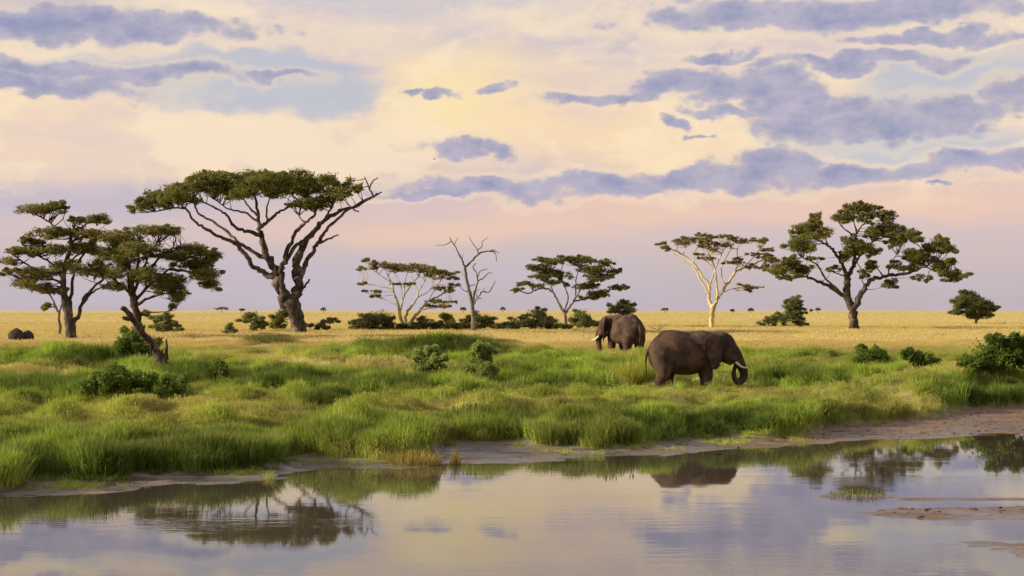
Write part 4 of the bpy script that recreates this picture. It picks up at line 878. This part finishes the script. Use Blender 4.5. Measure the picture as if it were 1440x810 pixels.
def elephant(label, px, d, heading, head_yaw, trunk_pts, legs, H=3.2, ear_out=.42, head_drop=0.0):
    k = H/3.2
    piv = np.array((.55, 0, 2.3)); cy, sy = math.cos(head_yaw), math.sin(head_yaw)
    def hd(p):
        q = np.array(p[:3], float)-piv; q[2] -= head_drop
        return piv+np.array((cy*q[0]-sy*q[1], sy*q[0]+cy*q[1], q[2]))
    prim = []                                                  # (kind, data, blend)
    E = lambda c, r, b=.25, R=None: prim.append(('e', np.array(c, float), np.array(r, float), R, b))
    Cn = lambda a, b, ra, rb, bl=.15: prim.append(('c', np.array(a, float), np.array(b, float), ra, rb, bl))
    E((-.75, 0, 1.95), (1.75, .92, 1.02)); E((-1.45, 0, 2.25), (.98, .78, .92)); E((.10, 0, 2.10), (.95, .74, .94)); E((-.65, 0, 1.62), (1.25, .93, .74)); E((-2.05, 0, 1.95), (.66, .72, .92))
    Cn((-1.9, 0, 3.0), (.3, 0, 2.93), .12, .12, .3)
    Cn((.3, 0, 2.38), hd((1.25, 0, 2.45)), .76, .62, .3)
    def rotm(yaw, pitch=0, roll=0):
        cz, sz, cp, sp, cr, sr = math.cos(yaw), math.sin(yaw), math.cos(pitch), math.sin(pitch), math.cos(roll), math.sin(roll)
        return np.array(((cz, -sz, 0), (sz, cz, 0), (0, 0, 1)))@np.array(((cp, 0, sp), (0, 1, 0), (-sp, 0, cp)))@np.array(((1, 0, 0), (0, cr, -sr), (0, sr, cr)))
    E(hd((1.42, 0, 2.42)), (.66, .48, .62), .2, rotm(head_yaw, .35)); E(hd((1.62, 0, 2.12)), (.50, .44, .58), .2, rotm(head_yaw, .2))
    E(hd((1.25, .20, 2.66)), (.36, .26, .30), .18); E(hd((1.25, -.20, 2.66)), (.36, .26, .30), .18)
    Cn(hd((1.45, 0, 1.75)), hd((1.78, 0, 1.46)), .27, .13, .12)
    for s_ in (1, -1): Cn(hd((1.55, s_*.27, 1.95)), hd((1.98, s_*.27, 1.60)), .20, .14, .12)
    tp = [np.array((*hd(q), q[3])) for q in trunk_pts]
    tp = catmull(tp, 4)
    for a, b in zip(tp[:-1], tp[1:]): Cn(a[:3], b[:3], a[3], b[3], .03)
    for (hx_, sy_, pts) in legs:
        for a, b in zip(pts[:-1], pts[1:]): Cn((a[0], sy_*a[3], a[1]), (b[0], sy_*b[3], b[1]), a[2], b[2], .10)
    for s_ in (1, -1):
        R = rotm(head_yaw+s_*(-ear_out), .12, s_*.10)
        c0 = hd((1.06, s_*.56, 2.28)); back = R@np.array((-.42, 0, 0))
        E(c0+back, (.68, .055, .72), .04, R); E(c0+back*1.0+R@np.array((.12, s_*.03, -.62)), (.44, .05, .60), .05, R); E(c0+back*.4+R@np.array((0, 0, .25)), (.42, .07, .36), .08, R)
    tl = catmull([(-2.62, 0, 2.35), (-2.82, .02, 1.95), (-2.86, .05, 1.45), (-2.80, .08, 1.0)], 3)
    tr_ = np.linspace(.09, .03, len(tl))
    for i in range(len(tl)-1): Cn(tl[i], tl[i+1], tr_[i], tr_[i+1], .05)
    h = .045; lo = np.array((-3.1, -1.75, -.08)); hi = np.array((3.1, 1.75, 3.45))
    ax = [np.arange(l, q, h) for l, q in zip(lo, hi)]
    GX = np.meshgrid(*ax, indexing='ij', sparse=False); G = np.stack(GX, -1).astype(np.float32); shp = G.shape[:3]
    D = np.full(shp, 3.0, np.float32)
    for pr in prim:
        if pr[0] == 'e': rr = max(pr[2])+.4; bl, bh = pr[1]-rr, pr[1]+rr
        else: rr = max(pr[3], pr[4])+.4; bl, bh = np.minimum(pr[1], pr[2])-rr, np.maximum(pr[1], pr[2])+rr
        sl = tuple(slice(max(0, int((bl[i]-lo[i])/h)), max(1, min(shp[i], int((bh[i]-lo[i])/h)+2))) for i in range(3))
        g_ = G[sl]
        if pr[0] == 'e':
            q = g_-pr[1]
            if pr[3] is not None: q = q@pr[3]
            k0 = np.linalg.norm(q/pr[2], axis=-1); k1 = np.linalg.norm(q/(pr[2]**2), axis=-1); f = k0*(k0-1)/np.maximum(k1, 1e-5)
        else:
            ab = pr[2]-pr[1]; t = np.clip(((g_-pr[1])@ab)/(ab@ab+1e-9), 0, 1)
            f = np.linalg.norm(g_-pr[1]-t[..., None]*ab, axis=-1)-(pr[3]+(pr[4]-pr[3])*t)
        b = pr[-1]; cur = D[sl]
        hh_ = np.clip(.5+.5*(cur-f)/b, 0, 1); D[sl] = (cur*(1-hh_)+f*hh_)-b*hh_*(1-hh_)
    wob = fbm(G[..., 0]*2.2+G[..., 2]*1.3, G[..., 1]*2.2+G[..., 2]*2.0, 3, 2).astype(np.float32)
    D += wob*.018
    V, Q = surface_nets(D, lo, h); V = V*k
    x = (px-720)/F*d; z = float(ground_z(np.array([x]), np.array([float(d)]))[0])
    root = empty('elephant', (x, d, z-.03)); root.rotation_euler = (0, 0, heading); tag(root, label, 'elephant')
    def part(name, V, Fc, mat):
        o = mesh_obj(name, V, Fc, mat); o.parent = root; return o
    part('body', V, Q, M_HIDE)
    for s_ in (1, -1):
        C = catmull([hd((1.86, s_*.27, 1.72)), hd((2.10, s_*.33, 1.42)), hd((2.36, s_*.36, 1.24)), hd((2.66, s_*.31, 1.20))], 5)*k
        V, Fc = tube(C, np.linspace(.095, .03, len(C)), 8, .0); part('tusk', V, Fc, M_IVORY)
        e = hd((1.72, s_*.44, 2.28))*k; uu = np.linspace(0, math.pi, 7); V = [(e[0]+.05*math.sin(a)*math.cos(b), e[1]+.05*math.sin(a)*math.sin(b), e[2]+.045*math.cos(a)) for a in uu for b in np.arange(8)*math.pi/4]
        part('eye', V, [(j*8+i, j*8+8+i, j*8+8+(i+1) % 8, j*8+(i+1) % 8) for j in range(6) for i in range(8)], M_EYE)
    Vt, Ft = [], []
    for j in range(14):
        a = j*.45; blade_strip(Vt, Ft, [], tuple(tl[-1]*k+np.array((.02*math.cos(a), .02*math.sin(a), .05))), a, -.38, .12, .02)
    part('tail_tuft', Vt, Ft, M_HAIR)
    for (hx_, sy_, pts) in legs:
        f = pts[-1]
        for j, a in enumerate((-.75, 0, .75)):
            cx, cyy = f[0]+(f[2]+.01)*math.cos(a), sy_*f[3]+(f[2]+.01)*math.sin(a)
            V = [((cx+.05*math.cos(a)*math.cos(t)-.07*math.sin(a)*math.sin(t))*k, (cyy+.05*math.sin(a)*math.cos(t)+.07*math.cos(a)*math.sin(t))*k, (zz)*k) for zz, q in ((.02, 1), (.14, 1)) for t in np.arange(8)*math.pi/4]+[(cx*k, cyy*k, .19*k)]
            part('toenail', V, [(i, (i+1) % 8, 8+(i+1) % 8, 8+i) for i in range(8)]+[(8+i, 8+(i+1) % 8, 16) for i in range(8)], M_NAIL)
    return root
# leg: points (x, z, radius, side offset)
def front(x0, xf): return [(x0, 1.9, .42, .42), (x0+.05, 1.35, .34, .46), ((x0+xf)/2+.06, .85, .29, .46), (xf, .35, .26, .46), (xf, .10, .28, .46)]
def hind(x0, xf): return [(x0, 1.95, .52, .40), (x0+.10, 1.30, .48, .46), ((x0+xf)/2+.10, .90, .35, .47), (xf-.06, .52, .26, .47), (xf, .10, .28, .47)]
curl = [(1.92, 0, 2.10, .36), (2.16, 0, 1.75, .30), (2.36, 0, 1.35, .25), (2.52, 0, .98, .22), (2.49, 0, .66, .20), (2.28, 0, .44, .18), (2.06, 0, .56, .15), (1.98, 0, .85, .125), (2.02, 0, 1.16, .10), (2.10, 0, 1.36, .085)]
elephant('nearer elephant in profile curling its trunk up to its mouth', 981, 90, math.radians(14), math.radians(-6), curl,
         [(0, 1, front(.35, .62)), (0, -1, front(.30, .30)), (0, 1, hind(-1.80, -1.42)), (0, -1, hind(-2.14, -2.20))])
hang = [(1.92, 0, 2.10, .36), (2.14, 0, 1.75, .29), (2.24, 0, 1.35, .245), (2.24, 0, .95, .205), (2.14, 0, .60, .17), (2.00, 0, .32, .14), (1.92, 0, .12, .12)]
elephant('farther elephant seen from behind with one white tusk showing', 872, 126, math.radians(119), math.radians(20), hang,
         [(0, 1, front(.35, .45)), (0, -1, front(.30, .20)), (0, 1, hind(-1.95, -1.75)), (0, -1, hind(-2.0, -2.05))], H=3.1, ear_out=1.1)

# ------------------------------------------------------------------ birds
def bird(label, px, py, d, span, rz, flying=True):
    c = Vector(((px-720)/F*d, d, CAMZ-(py-HOR)/F*d)); root = empty('bird', c); root.rotation_euler = (0, 0, rz); tag(root, label, 'bird')
    C = catmull([(-.5, 0, 0), (-.2, 0, .02), (.15, 0, .03), (.42, 0, .06)], 4)*span; V, Fc = tube(C, np.interp(np.linspace(0, 1, len(C)), [0, .35, .8, 1], [.02, .13, .07, .02])*span, 8, 0); o = mesh_obj('body', V, Fc, M_BIRD); o.parent = root
    for s_ in (1, -1):
        if flying: V = [(.18, s_*.05, .06), (-.12, s_*.05, .05), (-.05, s_*.55, .24), (.16, s_*.5, .24), (-.12, s_*1.0, .12)]
        else: V = [(.12, s_*.12, .06), (-.1, s_*.13, .08), (-.45, s_*.06, .0), (-.3, s_*.12, -.05), (-.5, s_*.05, -.02)]
        V = np.array(V)*span; o = mesh_obj('wing', V, [(0, 1, 2, 3), (3, 2, 4)], M_BIRD); o.parent = root
bird('small dark bird flying against the small violet cloud', 611, 224, 170, .28, .3)

# ------------------------------------------------------------------ mud clods along the right shore
x, y, z = scatter(9000, 34, 95, 1.0, 60)
sg, sw, px = edges(x, y); keep = (sg < .3) & (z > .025) & (rng.random(len(x)) < np.where(px > 950, .8, .18))
x, y, z = x[keep], y[keep], z[keep]
cu = bpy.data.meshes.new('clod'); r = random.Random(4)
vv = [(math.cos(a)*math.cos(b), math.sin(a)*math.cos(b), math.sin(b)*.6) for b in (-.6, .25, .95) for a in np.arange(6)*1.047]
vv = [tuple(q*r.uniform(.7, 1.2) for q in v_) for v_ in vv]+[(0, 0, .62)]
cu.from_pydata(vv, [], [(j*6+i, j*6+(i+1) % 6, j*6+6+(i+1) % 6, j*6+6+i) for j in range(2) for i in range(6)]+[(12+i, 12+(i+1) % 6, 18) for i in range(6)]); cu.materials.append(M_CLOD)
sz = rng.uniform(.025, .085, len(x))**1.0
grass_field('mud_clods', np.stack([x, y, z], 1), np.full((len(x), 3), .2), np.stack([sz*1.5, sz, sz*.7], 1), bpy.data.objects.new('clod', cu), 'scattered brown mud clods along the water edge', 'mud')
